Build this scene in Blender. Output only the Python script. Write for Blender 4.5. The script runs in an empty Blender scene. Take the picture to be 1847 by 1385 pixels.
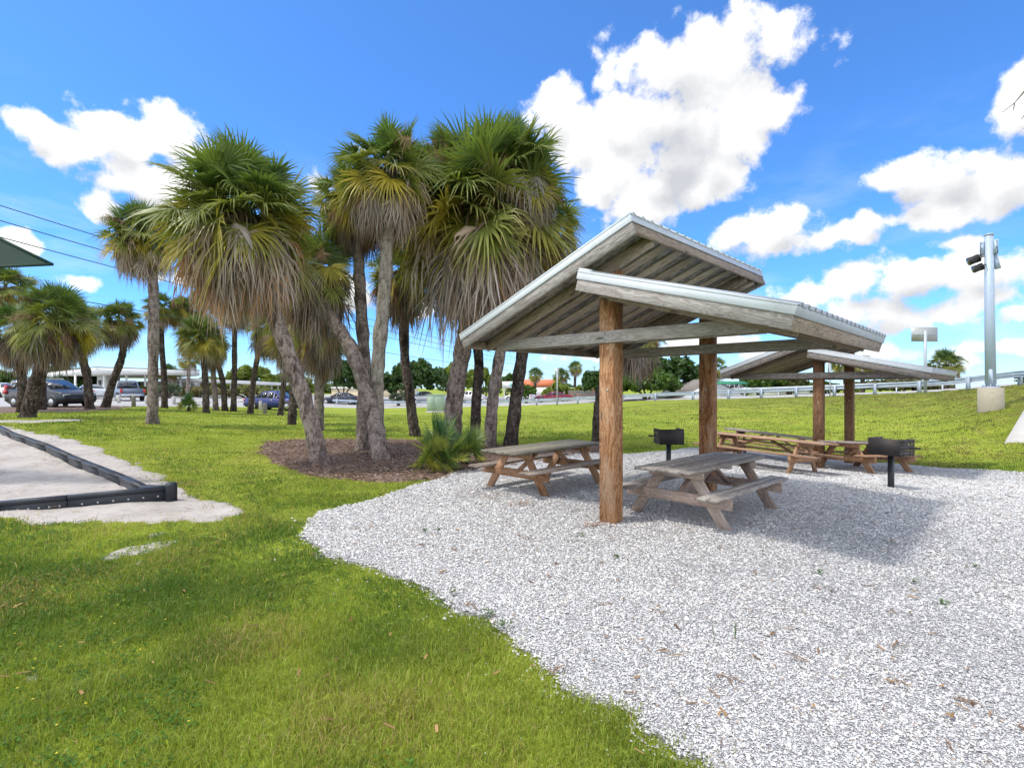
import bpy, math, random
import numpy as np
from math import sin, cos, pi, radians, atan, atan2, sqrt
from mathutils import Vector, Matrix
SC = bpy.context.scene
COL = SC.collection
random.seed(7)
RNG = np.random.default_rng(11)

# ------------------------------------------------------------------ camera
FPX, HOR, CXP, EYE = 936.9, 699.8, 923.5, 1.75      # focal length and horizon in photo pixels, eye height
cam_d = bpy.data.cameras.new('camera')
cam = bpy.data.objects.new('camera', cam_d)
COL.objects.link(cam)
cam_d.sensor_width = 36.0
cam_d.lens = 36.0 * FPX / 1847.0
cam_d.shift_y = (HOR - 692.5) / 1847.0
cam_d.clip_start = 0.05
cam_d.clip_end = 3000
cam.location = (0, 0, EYE)
cam.rotation_euler = (radians(90), 0, 0)
SC.camera = cam

# ------------------------------------------------------------------ sun, sky, exposure
SUN_EL, SUN_AZ = radians(62), radians(-108)          # azimuth from +Y towards +X: the sun stands to the left
sd = Vector((sin(SUN_AZ) * cos(SUN_EL), cos(SUN_AZ) * cos(SUN_EL), sin(SUN_EL)))
sl = bpy.data.lights.new('sun', 'SUN')
sl.energy = 2.0
sl.angle = radians(5.0)
sl.color = (1.0, 0.95, 0.87)
so = bpy.data.objects.new('sun', sl)
COL.objects.link(so)
so.rotation_euler = (-sd).to_track_quat('-Z', 'Y').to_euler()
SC.view_settings.view_transform = 'Standard'
SC.view_settings.look = 'None'
SC.view_settings.gamma = 1.0
SC.view_settings.exposure = 0.60
SC.cycles.max_bounces = 6
SC.cycles.transparent_max_bounces = 8


class NT:
    """small helper for writing node trees"""
    def __init__(s, tree):
        s.t = tree
        s.n = tree.nodes
        s.l = tree.links

    def add(s, typ, ins=None, **props):
        n = s.n.new(typ)
        for k, v in props.items():
            setattr(n, k, v)
        if ins:
            for k, v in ins.items():
                s.put(n.inputs[k], v)
        return n

    def put(s, sock, v):
        if isinstance(v, bpy.types.NodeSocket):
            s.l.new(v, sock)
        else:
            sock.default_value = v

    def math(s, op, a, b=None, c=None, clamp=False):
        n = s.n.new('ShaderNodeMath')
        n.operation = op
        n.use_clamp = clamp
        s.put(n.inputs[0], a)
        if b is not None: s.put(n.inputs[1], b)
        if c is not None: s.put(n.inputs[2], c)
        return n.outputs[0]

    def vm(s, op, a, b=None):
        n = s.n.new('ShaderNodeVectorMath')
        n.operation = op
        s.put(n.inputs[0], a)
        if b is not None: s.put(n.inputs[1], b)
        return n.outputs['Value'] if op in ('LENGTH', 'DOT_PRODUCT', 'DISTANCE') else n.outputs[0]

    def mix(s, f, a, b, mode='MIX'):
        n = s.n.new('ShaderNodeMix')
        n.data_type = 'RGBA'
        n.blend_type = mode
        s.put(n.inputs[0], f)
        s.put(n.inputs[6], a)
        s.put(n.inputs[7], b)
        return n.outputs[2]

    def ramp(s, f, stops, interp='LINEAR'):
        n = s.n.new('ShaderNodeValToRGB')
        e = n.color_ramp.elements
        n.color_ramp.interpolation = interp
        while len(e) < len(stops): e.new(0.5)
        for q, (p, c) in zip(e, stops):
            q.position = p
            q.color = tuple(c) + (1,) if len(c) == 3 else c
        s.put(n.inputs[0], f)
        return n.outputs[0]

    def rng(s, v, a, b, c=0.0, d=1.0, smooth=False):
        n = s.n.new('ShaderNodeMapRange')
        if smooth: n.interpolation_type = 'SMOOTHSTEP'
        for i, x in enumerate((v, a, b, c, d)): s.put(n.inputs[i], x)
        return n.outputs[0]

    def noise(s, vec, scale, detail=4, rough=.55, dist=0.0):
        n = s.add('ShaderNodeTexNoise', {'Vector': vec, 'Scale': scale, 'Detail': detail, 'Roughness': rough, 'Distortion': dist})
        return n.outputs[0]


def c3(r, g, b): return (r, g, b, 1.0)


# world: Nishita sky with white cumulus clouds set in the sky by direction
W = bpy.data.worlds.new('World')
SC.world = W
W.use_nodes = True
wt = NT(W.node_tree)
W.node_tree.nodes.clear()
sky = wt.add('ShaderNodeTexSky', sky_type='NISHITA', sun_disc=False)
sky.sun_elevation = SUN_EL
sky.sun_rotation = SUN_AZ
sky.air_density = 1.0
sky.dust_density = 0.25
sky.ozone_density = 2.2
hs = wt.add('ShaderNodeHueSaturation', {'Saturation': 1.12, 'Value': 1.0, 'Color': sky.outputs[0]})


def azel(px, py):
    a = (px - CXP) / FPX
    b = (HOR - py) / FPX
    az = atan(a)
    return az, atan(b * cos(az))


# (centre x, centre y, half width, half height) of each cloud lobe, as seen in the photograph's directions
CLOUDS = [(60, 225, 50, 32), (120, 262, 85, 48), (215, 250, 105, 62), (310, 255, 80, 60), (255, 330, 115, 55), (185, 365, 50, 36), (330, 340, 60, 50),
          (1010, 215, 80, 85), (1110, 235, 130, 105), (1230, 215, 150, 110), (1370, 205, 90, 62), (1180, 335, 130, 62), (1085, 330, 60, 80), (1260, 120, 230, 100), (1290, 300, 80, 70), (1110, 300, 90, 80), (1040, 260, 70, 70), (1220, 290, 120, 80), (1160, 375, 100, 50), (1330, 255, 90, 70), (1250, 350, 60, 40),
          (1850, 185, 92, 66), (1860, 140, 80, 60),
          (1610, 328, 80, 44), (1700, 325, 100, 64), (1800, 335, 120, 74), (1720, 378, 130, 36), (1640, 350, 70, 36),
          (1320, 430, 52, 36), (1400, 408, 70, 42), (1370, 440, 80, 34), (1480, 432, 80, 34), (1540, 415, 50, 36), (1560, 392, 36, 34),
          (1440, 540, 70, 42), (1540, 510, 70, 44), (1640, 505, 110, 52), (1760, 490, 130, 48), (1700, 565, 100, 30), (1480, 585, 120, 30), (1640, 580, 80, 34), (1590, 640, 210, 22), (1820, 560, 70, 24), (1790, 625, 130, 20),
          (1270, 615, 130, 28), (1410, 640, 110, 24), (1100, 640, 120, 12),
          (35, 440, 45, 28), (140, 505, 42, 12), (300, 502, 55, 16), (575, 330, 40, 34), (640, 540, 50, 45), (610, 610, 40, 12), (1560, 560, 120, 40), (1780, 540, 110, 30), (1480, 640, 160, 20),
          (1725, 440, 60, 9), (970, 585, 60, 10), (760, 560, 26, 24)]
tc = wt.add('ShaderNodeTexCoord')
dvec = wt.vm('NORMALIZE', tc.outputs['Generated'])
wn1 = wt.add('ShaderNodeTexNoise', {'Vector': dvec, 'Scale': 9.0, 'Detail': 7.0, 'Roughness': .62})
sxyz = wt.add('ShaderNodeSeparateXYZ', {'Vector': dvec})
az_ = wt.math('ARCTAN2', sxyz.outputs[0], sxyz.outputs[1])
el_ = wt.math('ARCSINE', sxyz.outputs[2])
vb = wt.add('ShaderNodeTexVoronoi', {'Vector': wt.vm('ADD', dvec, wt.vm('MULTIPLY', wn1.outputs[1], (.10, .10, .10))), 'Scale': 15.0}, feature='SMOOTH_F1')
vb.inputs['Smoothness'].default_value = .35
vb2 = wt.add('ShaderNodeTexVoronoi', {'Vector': wt.vm('ADD', dvec, wt.vm('MULTIPLY', wn1.outputs[1], (.06, .06, .06))), 'Scale': 38.0}, feature='SMOOTH_F1')
vb2.inputs['Smoothness'].default_value = .35
fine = wt.noise(dvec, 26.0, 8, .66)


def cloud_field(daz, del_):
    acc = None
    cc = wt.add('ShaderNodeCombineXYZ', {'X': wt.math('ADD', az_, daz), 'Y': wt.math('ADD', el_, del_), 'Z': 0.0}).outputs[0]
    for (x, y, rx, ry) in CLOUDS:
        az, el = azel(x, y)
        a1, _ = azel(x + rx, y)
        _, e1 = azel(x, y - ry)
        ra, re = max(a1 - az, .004), max(e1 - el, .004)
        d = wt.vm('LENGTH', wt.vm('MULTIPLY', wt.vm('SUBTRACT', cc, (az, el, 0)), (1 / ra, 1 / re, 0)))
        w_ = min(1.0, max(.32, min(rx, ry) / 42.0 + .10)); ra *= 1.15; re *= 1.18
        v = wt.math('MULTIPLY_ADD', d, -w_, w_)
        if acc is None: acc = v
        else:
            n = wt.n.new('ShaderNodeMath')
            n.operation = 'SMOOTH_MAX'
            wt.put(n.inputs[0], acc); wt.put(n.inputs[1], v); n.inputs[2].default_value = .25
            acc = n.outputs[0]
    return acc


f0 = cloud_field(0.0, 0.0)
f1 = cloud_field(-.012, .032)
# elsewhere round the sky: unseen noise cumulus, thickened and brightened as added fill light
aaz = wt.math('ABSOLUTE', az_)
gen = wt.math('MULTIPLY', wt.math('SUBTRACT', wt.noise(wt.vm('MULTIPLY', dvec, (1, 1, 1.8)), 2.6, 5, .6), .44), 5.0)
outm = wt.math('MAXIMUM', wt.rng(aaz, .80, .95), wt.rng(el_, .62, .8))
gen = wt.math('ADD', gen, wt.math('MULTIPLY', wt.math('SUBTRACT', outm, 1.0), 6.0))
billow = wt.math('ADD', wt.math('MULTIPLY', wt.math('SUBTRACT', .42, vb.outputs['Distance']), .75), wt.math('MULTIPLY', wt.math('SUBTRACT', .40, vb2.outputs['Distance']), .38))
billow = wt.math('ADD', billow, wt.math('MULTIPLY', wt.math('SUBTRACT', fine, .5), 1.25))
den = wt.math('ADD', wt.math('MAXIMUM', wt.math('MINIMUM', f0, .75), gen), billow)
alpha = wt.rng(den, -.10, .34, 0, 1, True)
# thin veil between the heaps low in the sky
veil = wt.math('MULTIPLY', wt.rng(wt.noise(wt.vm('MULTIPLY', dvec, (1, 1, 3.5)), 5.0, 6, .6), .5, .75), wt.rng(el_, .45, .05, 0, .42))
alpha = wt.math('MAXIMUM', alpha, veil)
# shading: bright upper rims, soft grey where there is cloud above
mid_ = wt.noise(wt.vm('ADD', dvec, (0.01, 0, -.02)), 6.0, 3, .5)
shade = wt.math('MULTIPLY', wt.math('SUBTRACT', wt.math('MINIMUM', f1, .9), wt.math('MINIMUM', f0, .9)), 1.0)
shade = wt.math('ADD', shade, wt.math('MULTIPLY', wt.math('MINIMUM', f0, .8), .55))
shade = wt.math('ADD', shade, wt.math('MULTIPLY', wt.math('SUBTRACT', mid_, .5), 1.7))
shade = wt.math('ADD', shade, wt.math('MULTIPLY', wt.math('SUBTRACT', vb.outputs['Distance'], .35), .7))
shade = wt.math('ADD', shade, wt.math('MULTIPLY', wt.math('SUBTRACT', fine, .5), -.8))
ccol = wt.ramp(wt.rng(shade, -.25, 1.0), [(0.0, (5.6, 5.6, 5.6)), (.45, (4.6, 4.6, 4.65)), (.72, (3.7, 3.75, 3.85)), (1.0, (2.9, 3.0, 3.2))])
# clear blue overhead, paler towards the horizon
tint = wt.ramp(wt.rng(sxyz.outputs[2], 0.0, .6), [(0.0, (.52, .78, 1.30)), (.25, (.42, .76, 1.25)), (.6, (.50, .81, 1.18)), (1.0, (.58, .86, 1.15))])
ccol = wt.mix(outm, ccol, c3(10.0, 9.9, 9.6))  # unseen clouds set brighter than those in view, to add fill light
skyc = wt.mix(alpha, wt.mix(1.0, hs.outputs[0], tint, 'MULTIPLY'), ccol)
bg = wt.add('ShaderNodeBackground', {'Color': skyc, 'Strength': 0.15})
wo = wt.add('ShaderNodeOutputWorld', {'Surface': bg.outputs[0]})
W.cycles.sampling_method = 'MANUAL'
W.cycles.sample_map_resolution = 512

# ------------------------------------------------------------------ terrain heights (thin plate through surveyed points)
CP = []


def cpx(px, py, D, extra=None):
    CP.append(((px - CXP) / FPX * D, D, EYE - (py - HOR) * D / FPX))
    if extra:
        k = (D + extra) / D
        CP.append((CP[-1][0] * k, D + extra, CP[-1][2]))


for q in [(-3, 3), (0, 3), (3, 3), (6, 3), (-8, 6), (-4, 6), (0, 6), (3, 6), (6, 6.5), (9, 7), (-8, 9), (-4, 9), (0, 9), (3, 9), (5, 9), (-7, 12), (-3, 12), (0, 12),
          (3, 12), (-30, 3), (18, 3), (-3, -6), (25, -8), (-25, -8), (-12, 9), (12, 4), (2, 7.5), (-1.5, 7.5), (-1.5, 10.5)]:
    CP.append((q[0], q[1], 0.0))
CP += [(5.8, 10.6, -.05), (6.95, 11.44, -.15), (8.2, 11.8, -.20), (9.6, 12.8, -.30), (6.65, 9.1, -.03), (12.4, 12.6, -.30), (12.0, 9.5, -.1), (4.5, 12, 0)]
cpx(1479, 846, 12.9); cpx(1535, 834, 15.1)
for q in [(1600, 800, 19), (1700, 760, 22), (1500, 760, 24), (1300, 760, 25), (1100, 760, 24), (900, 760, 26), (700, 760, 25), (900, 800, 16.4), (1200, 800, 16.2), (1847, 770, 18), (1780, 724, 20), (2000, 700, 22), (1847, 800, 15.5)]:
    cpx(*q)
RAILP = [(1990, 683, 22), (1840, 695, 26.5), (1746, 703, 29), (1658, 709, 32), (1578, 711, 34), (1505, 714, 36), (1436, 716.3, 38), (1373, 718, 40), (1314, 719.5, 42.5), (1250, 721.3, 45.5), (1182, 723, 49), (1123, 725, 52), (1042, 728.5, 55), (1005, 730, 56), (968, 731.5, 57), (895, 733, 59)]
for q in RAILP: cpx(q[0], q[1], q[2], 9.0)
for q in [(820, 734, 60), (690, 733, 62), (600, 732.5, 58), (480, 735, 44), (275, 765, 18.5), (372, 745, 30), (48, 752, 20), (198, 732.5, 32), (0, 735, 30), (-250, 740, 26), (219, 722, 50), (525, 765, 22.5), (655, 815, 13.6),
          (85, 714, 62), (300, 713, 68), (600, 717, 78), (800, 716, 85), (-100, 714, 60)]: cpx(*q)
CP += [(250, 300, 0), (-250, 300, 0), (0, 300, 0), (0, 150, 0), (250, 60, 2.2), (80, 45, 2.2), (-250, 60, .6), (0, 900, 0), (500, 900, 0), (-500, 900, 0), (100, -60, 0), (-100, -60, 0), (60, 0, .6), (-80, 0, .2), (-80, 300, 0), (100, 150, .5)]
CP = np.array(CP, float)


def _tps(r2): return np.where(r2 > 1e-12, .5 * r2 * np.log(np.maximum(r2, 1e-12)), 0.0)


def _warp(X, Y):
    r = np.sqrt(X * X + Y * Y) + 1e-9
    k = np.log1p(r / 8.0) * 8.0 / r
    return X * k, Y * k


_cx, _cy = _warp(CP[:, 0], CP[:, 1])
_n = len(CP)
_A = np.zeros((_n + 3, _n + 3))
_A[:_n, :_n] = _tps((_cx[:, None] - _cx) ** 2 + (_cy[:, None] - _cy) ** 2) + np.eye(_n) * .6
_A[:_n, _n] = 1; _A[:_n, _n + 1] = _cx; _A[:_n, _n + 2] = _cy
_A[_n:, :_n] = _A[:_n, _n:].T
_w = np.linalg.solve(_A, np.concatenate([CP[:, 2], np.zeros(3)]))


def gz(X, Y):
    X = np.asarray(X, float); Y = np.asarray(Y, float)
    sh = X.shape
    x, y = _warp(X.ravel(), Y.ravel())
    out = np.empty(x.shape)
    for i in range(0, len(x), 20000):
        a, b = x[i:i + 20000], y[i:i + 20000]
        out[i:i + 20000] = _tps((a[:, None] - _cx) ** 2 + (b[:, None] - _cy) ** 2) @ _w[:_n] + _w[_n] + _w[_n + 1] * a + _w[_n + 2] * b
    return out.reshape(sh)


def g1(x, y): return float(gz(np.array([x]), np.array([y]))[0])


_DS = np.concatenate([np.arange(1.2, 30, .04), np.arange(30, 90, .15), np.arange(90, 400, 1.0)])


def gp(px, py):
    """the ground point seen at photo pixel (px, py)"""
    X = (px - CXP) / FPX * _DS
    Zr = EYE - (py - HOR) * _DS / FPX
    Zg = gz(X, _DS)
    idx = np.nonzero(Zr <= Zg)[0]
    i = idx[0] if len(idx) else len(_DS) - 1
    if i > 0:
        a = (Zr[i - 1] - Zg[i - 1]); b = (Zr[i] - Zg[i])
        t = a / (a - b) if abs(a - b) > 1e-9 else 0
        D = _DS[i - 1] + (_DS[i] - _DS[i - 1]) * min(max(t, 0), 1)
    else: D = _DS[0]
    return Vector(((px - CXP) / FPX * D, D, g1((px - CXP) / FPX * D, D)))


def at(px, py, D): return Vector(((px - CXP) / FPX * D, D, EYE - (py - HOR) * D / FPX))


def on(px, D):
    """ground point under photo column px at depth D"""
    X = (px - CXP) / FPX * D
    return Vector((X, D, g1(X, D)))


# ------------------------------------------------------------------ objects
def tag(o, label=None, cat=None, group=None, kind=None):
    if label: o['label'] = label
    if cat: o['category'] = cat
    if group: o['group'] = group
    if kind: o['kind'] = kind
    return o


def thing(name, loc, label, cat, rz=0.0, group=None):
    o = bpy.data.objects.new(name, None)
    o.empty_display_size = .2
    COL.objects.link(o)
    o.location = loc
    o.rotation_euler = (0, 0, rz)
    return tag(o, label, cat, group)


def np_mesh(name, V, F, mat, parent=None, attrs=None, smooth=False, loc=None, mats=None, midx=None):
    """V (n,3); F list of (m,k) int arrays"""
    me = bpy.data.meshes.new(name)
    V = np.asarray(V, np.float32)
    if not isinstance(F, (list, tuple)): F = [F]
    F = [np.asarray(f, np.int32) for f in F if len(f)]
    me.vertices.add(len(V))
    me.vertices.foreach_set('co', V.ravel())
    nl = sum(f.size for f in F)
    npoly = sum(len(f) for f in F)
    me.loops.add(nl)
    me.loops.foreach_set('vertex_index', np.concatenate([f.ravel() for f in F]))
    st = []
    off = 0
    for f in F:
        st.append(off + np.arange(len(f)) * f.shape[1])
        off += f.size
    me.polygons.add(npoly)
    me.polygons.foreach_set('loop_start', np.concatenate(st).astype(np.int32))
    if smooth: me.polygons.foreach_set('use_smooth', np.ones(npoly, bool))
    for m in (mats or [mat]): me.materials.append(m)
    if midx is not None: me.polygons.foreach_set('material_index', np.asarray(midx, np.int32))
    for k, a in (attrs or {}).items():
        a = np.asarray(a, np.float32)
        if a.ndim == 1:
            me.attributes.new(k, 'FLOAT', 'POINT').data.foreach_set('value', a)
        else:
            me.attributes.new(k, 'FLOAT_VECTOR', 'POINT').data.foreach_set('vector', a.ravel())
    me.update()
    me.validate()
    o = bpy.data.objects.new(name, me)
    COL.objects.link(o)
    if parent is not None: o.parent = parent
    if loc is not None: o.location = loc
    return o


class MB:
    """collects shapes; build() links them as one mesh object"""
    def __init__(s):
        s.v = []; s.f = {}; s.wc = []; s.rn = []; s.n = 0

    def put(s, V, faces, wc=None, rnd=None):
        V = np.asarray(V, float).reshape(-1, 3)
        for f in faces: s.f.setdefault(len(f), []).append([i + s.n for i in f])
        s.v.append(V)
        s.wc.append(V if wc is None else np.asarray(wc, float))
        s.rn.append(np.full(len(V), random.random() if rnd is None else rnd))
        s.n += len(V)

    def board(s, a, b, w, t, up=(0, 0, 1), ch=.004, cut=None):
        """chamfered timber from a to b; w across, t along 'up'"""
        a = Vector(a); b = Vector(b); up = Vector(up)
        d = (b - a); L = d.length; d.normalize()
        sd_ = d.cross(up); sd_.normalize(); u = sd_.cross(d)
        hw, ht = w / 2, t / 2
        ch = min(ch, hw * .4, ht * .4)
        pr = [(-hw + ch, -ht), (hw - ch, -ht), (hw, -ht + ch), (hw, ht - ch), (hw - ch, ht), (-hw + ch, ht), (-hw, ht - ch), (-hw, -ht + ch)]
        V = []; WC = []
        ro = (random.random() * 20, random.random() * 20, random.random() * 20)
        for k, p in enumerate((a, b)):
            for (x, y) in pr:
                V.append(p + sd_ * x + u * y)
                WC.append((k * L + ro[0], x + ro[1], y + ro[2]))
        n = 8
        F = [[i, (i + 1) % n, n + (i + 1) % n, n + i] for i in range(n)]
        F.append(list(range(n))[::-1]); F.append([n + i for i in range(n)])
        s.put(V, F, WC)

    def box(s, c, size, rz=0.0, ch=0.0):
        c = Vector(c); x, y, z = size
        ax = Vector((cos(rz), sin(rz), 0))
        if ch: s.board(c - ax * x / 2, c + ax * x / 2, y, z, ch=ch); return
        ay = Vector((-sin(rz), cos(rz), 0)); az = Vector((0, 0, 1))
        V = [c + ax * (i * x / 2) + ay * (j * y / 2) + az * (k * z / 2) for k in (-1, 1) for j in (-1, 1) for i in (-1, 1)]
        s.put(V, [[0, 2, 3, 1], [4, 5, 7, 6], [0, 1, 5, 4], [2, 6, 7, 3], [0, 4, 6, 2], [1, 3, 7, 5]])

    def tube(s, pts, r, n=10, cap=True, rad=None):
        P = [Vector(p) for p in pts]
        V = []; WC = []
        ref = None; L = 0; ro = random.random() * 10
        for i, p in enumerate(P):
            d = (P[min(i + 1, len(P) - 1)] - P[max(i - 1, 0)]).normalized()
            if ref is None:
                ref = Vector((0, 0, 1)) if abs(d.z) < .9 else Vector((1, 0, 0))
            a = d.cross(ref).normalized(); b = a.cross(d).normalized()
            ref = b if abs(d.dot(b)) < .9 else ref
            rr = rad[i] if rad else r
            if i: L += (p - P[i - 1]).length
            for k in range(n):
                t = 2 * pi * k / n
                V.append(p + a * (cos(t) * rr) + b * (sin(t) * rr)); WC.append((L, t * rr + ro, 0))
        F = [[i * n + k, i * n + (k + 1) % n, (i + 1) * n + (k + 1) % n, (i + 1) * n + k] for i in range(len(P) - 1) for k in range(n)]
        if cap: F += [list(range(n))[::-1], [(len(P) - 1) * n + k for k in range(n)]]
        s.put(V, F, WC)

    def poly(s, pts): s.put(pts, [list(range(len(pts)))])

    def prism(s, pts, h):
        """pts: list of 3d points (one face), h: extrusion vector"""
        P = [Vector(p) for p in pts]; h = Vector(h); n = len(P)
        s.put(P + [p + h for p in P], [list(range(n))[::-1], [n + i for i in range(n)]] + [[i, (i + 1) % n, n + (i + 1) % n, n + i] for i in range(n)])

    def build(s, name, mat, parent=None, smooth=False, loc=None):
        V = np.concatenate(s.v)
        ks = sorted(s.f)
        return np_mesh(name, V, [np.array(s.f[k]) for k in ks], mat, parent, {'wc': np.concatenate(s.wc), 'rnd': np.concatenate(s.rn)}, smooth, loc)


def copy_tree(o, parent=None):
    c = o.copy(); COL.objects.link(c); c.parent = parent
    for ch in list(o.children): copy_tree(ch, c)
    return c


# ------------------------------------------------------------------ materials
def newmat(name):
    m = bpy.data.materials.new(name)
    m.use_nodes = True
    t = NT(m.node_tree)
    b = m.node_tree.nodes['Principled BSDF']
    return m, t, b


def bump(t, b, h, st=.4, dist=.01):
    n = t.add('ShaderNodeBump', {'Strength': st, 'Distance': dist, 'Height': h})
    t.l.new(n.outputs[0], b.inputs['Normal'])


def simple(name, col, rough=.6, metal=0.0, var=.12, scale=6.0, bmp=.15, spec=.5, dirt=None):
    m, t, b = newmat(name)
    tc = t.add('ShaderNodeTexCoord')
    n = t.noise(tc.outputs['Object'], scale, 6, .65)
    c = t.mix(n, c3(*[x * (1 - var) for x in col]), c3(*[min(1, x * (1 + var)) for x in col]))
    if dirt:
        n2 = t.rng(t.noise(tc.outputs['Object'], scale * .6, 8, .7), .5, .75)
        c = t.mix(n2, c, c3(*dirt))
    t.put(b.inputs['Base Color'], c)
    b.inputs['Roughness'].default_value = rough
    b.inputs['Metallic'].default_value = metal
    b.inputs['Specular IOR Level'].default_value = spec
    if bmp: bump(t, b, t.noise(tc.outputs['Object'], scale * 8, 4), bmp, .004)
    return m


def wood(name, dark, mid, light, grain=1.0, stain=None, rough=.8, stain_amt=.5, knots=True):
    m, t, b = newmat(name)
    wc = t.add('ShaderNodeAttribute', attribute_name='wc').outputs['Vector']
    rn = t.add('ShaderNodeAttribute', attribute_name='rnd').outputs['Fac']
    v = t.vm('MULTIPLY', wc, (.8, 30.0 * grain, 30.0 * grain))
    warp = t.add('ShaderNodeTexNoise', {'Vector': t.vm('MULTIPLY', wc, (1.3, 5, 5)), 'Scale': 1.0, 'Detail': 3.0})
    kn = t.add('ShaderNodeTexVoronoi', {'Vector': t.vm('MULTIPLY', wc, (1.7, 7.0, 7.0)), 'Scale': 1.0, 'Randomness': 1.0})
    kd = kn.outputs['Distance']
    pull = t.rng(kd, .05, .5, 1.0, 0.0, True)
    v2 = t.vm('ADD', v, t.vm('MULTIPLY', warp.outputs[1], (1.5, 7, 7)))
    g = t.noise(v2, 1.0, 5, .6, .3)
    ring = t.math('SINE', t.math('MULTIPLY', t.math('ADD', g, t.math('MULTIPLY', pull, .55 if knots else 0.0)), 34.0))
    ring = t.math('MULTIPLY_ADD', ring, .5, .5)
    fine_ = t.noise(t.vm('MULTIPLY', wc, (5, 160, 160)), 1.0, 3, .6)
    f = t.math('ADD', t.math('MULTIPLY', ring, .42), t.math('MULTIPLY', fine_, .62))
    f = t.math('ADD', f, t.math('MULTIPLY', t.math('SUBTRACT', rn, .5), .42))
    c = t.ramp(f, [(.12, dark), (.5, mid), (.9, light)])
    if knots:
        kk = t.rng(kd, .07, .15, 1, 0)
        c = t.mix(t.math('MULTIPLY', kk, .85), c, c3(dark[0] * .45, dark[1] * .4, dark[2] * .35))
    if stain:
        s = t.rng(t.noise(t.vm('MULTIPLY', wc, (1.2, 4, 4)), 1.6, 7, .7), .48, .70)
        c = t.mix(t.math('MULTIPLY', s, stain_amt), c, c3(*stain))
    t.put(b.inputs['Base Color'], c)
    b.inputs['Roughness'].default_value = rough
    b.inputs['Specular IOR Level'].default_value = .25
    bump(t, b, t.math('ADD', fine_, t.math('MULTIPLY', ring, .5)), .5, .004)
    return m


def leafmat(name, trans=.35, rough=.5, tint=(1, 1, 1), spec=.4):
    """colour from the 'col' attribute; thin translucent leaf"""
    m, t, b = newmat(name)
    ca = t.add('ShaderNodeAttribute', attribute_name='col').outputs['Vector']
    c = t.vm('MULTIPLY', ca, tint)
    t.put(b.inputs['Base Color'], c)
    b.inputs['Roughness'].default_value = rough
    b.inputs['Specular IOR Level'].default_value = spec
    tr = t.add('ShaderNodeBsdfTranslucent', {'Color': t.vm('MULTIPLY', c, (1.35, 1.4, .6))})
    mx = t.add('ShaderNodeMixShader', {0: trans, 1: b.outputs[0], 2: tr.outputs[0]})
    t.l.new(mx.outputs[0], t.n['Material Output'].inputs['Surface'])
    return m


M = {}
M['post'] = wood('post_wood', (.10, .036, .014), (.34, .155, .065), (.58, .35, .19), .6, (.56, .43, .30), .75, .55)
M['post2'] = wood('post_wood_brown', (.10, .048, .024), (.22, .115, .06), (.34, .20, .115), .8, (.30, .20, .13), .75, .4)
M['grey'] = wood('weathered_wood', (.11, .098, .090), (.275, .25, .235), (.45, .42, .395), 1.0, (.16, .14, .11), .85, .45)
M['greybrown'] = wood('weathered_brown_wood', (.10, .078, .062), (.24, .19, .155), (.40, .33, .27), 1.0, (.12, .10, .07), .85, .5)
M['soffit'] = wood('soffit_boards', (.19, .145, .105), (.38, .31, .24), (.54, .46, .37), 1.0, (.17, .12, .09), .85, .35)
M['table_grey'] = wood('table_wood_grey', (.14, .12, .105), (.33, .295, .265), (.52, .48, .43), 1.3, (.10, .09, .07), .9, .55)
M['table_leg'] = wood('table_leg_wood', (.18, .125, .10), (.36, .26, .21), (.50, .41, .35), 1.0, (.28, .26, .24), .85, .7)
M['table_dark'] = wood('table_wood_mossy', (.10, .09, .07), (.21, .19, .15), (.34, .31, .26), 1.3, (.16, .16, .09), .9, .5)
M['table_red'] = wood('table_wood_reddish', (.20, .11, .065), (.37, .22, .135), (.50, .34, .24), 1.0, (.30, .20, .14), .8, .45)
M['table_leg2'] = wood('table_leg_wood_orange', (.18, .09, .045), (.34, .185, .10), (.47, .29, .18), 1.0, (.25, .16, .11), .8, .45)
M['table_top_far'] = wood('table_top_worn', (.15, .125, .11), (.30, .25, .22), (.42, .37, .33), 1.0, (.2, .15, .12), .8, .45)


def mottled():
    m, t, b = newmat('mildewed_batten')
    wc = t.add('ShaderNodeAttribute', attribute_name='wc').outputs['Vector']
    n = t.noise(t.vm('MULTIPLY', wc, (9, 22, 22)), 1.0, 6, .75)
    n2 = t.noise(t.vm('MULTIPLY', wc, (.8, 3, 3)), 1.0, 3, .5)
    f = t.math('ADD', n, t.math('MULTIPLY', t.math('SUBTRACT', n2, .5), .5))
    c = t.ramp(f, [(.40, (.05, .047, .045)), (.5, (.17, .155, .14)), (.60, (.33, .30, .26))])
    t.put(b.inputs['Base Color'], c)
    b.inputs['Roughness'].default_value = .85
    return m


M['mottled'] = mottled()
M['metal_roof'] = simple('galvanised_roof', (.52, .56, .60), .38, .7, .1, 3.0, .1)
M['metal_trim'] = simple('pale_metal_trim', (.66, .70, .75), .5, .08, .08, 2.5, .05, dirt=(.52, .56, .60))
M['galv'] = simple('galvanised_steel', (.40, .44, .50), .5, .25, .18, 4.0, .1)
M['galv_rail'] = simple('guardrail_steel', (.36, .42, .50), .55, .15, .2, 2.0, .1, dirt=(.26, .29, .33))
M['poleg'] = simple('grey_pole_paint', (.36, .44, .54), .5, .1, .06, 1.5, .03)
M['black_steel'] = simple('black_steel', (.025, .027, .032), .5, .3, .3, 7.0, .2, dirt=(.05, .035, .028))
M['rusty'] = simple('burnt_rusty_steel', (.035, .03, .03), .65, .2, .3, 5.0, .2, dirt=(.10, .055, .035))
M['black_plastic'] = simple('black_plastic', (.010, .013, .020), .5, 0, .3, 5.0, .25, dirt=(.022, .025, .03))
M['concrete'] = simple('concrete', (.42, .37, .29), .9, 0, .15, 4.0, .5, dirt=(.30, .25, .18))
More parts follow.
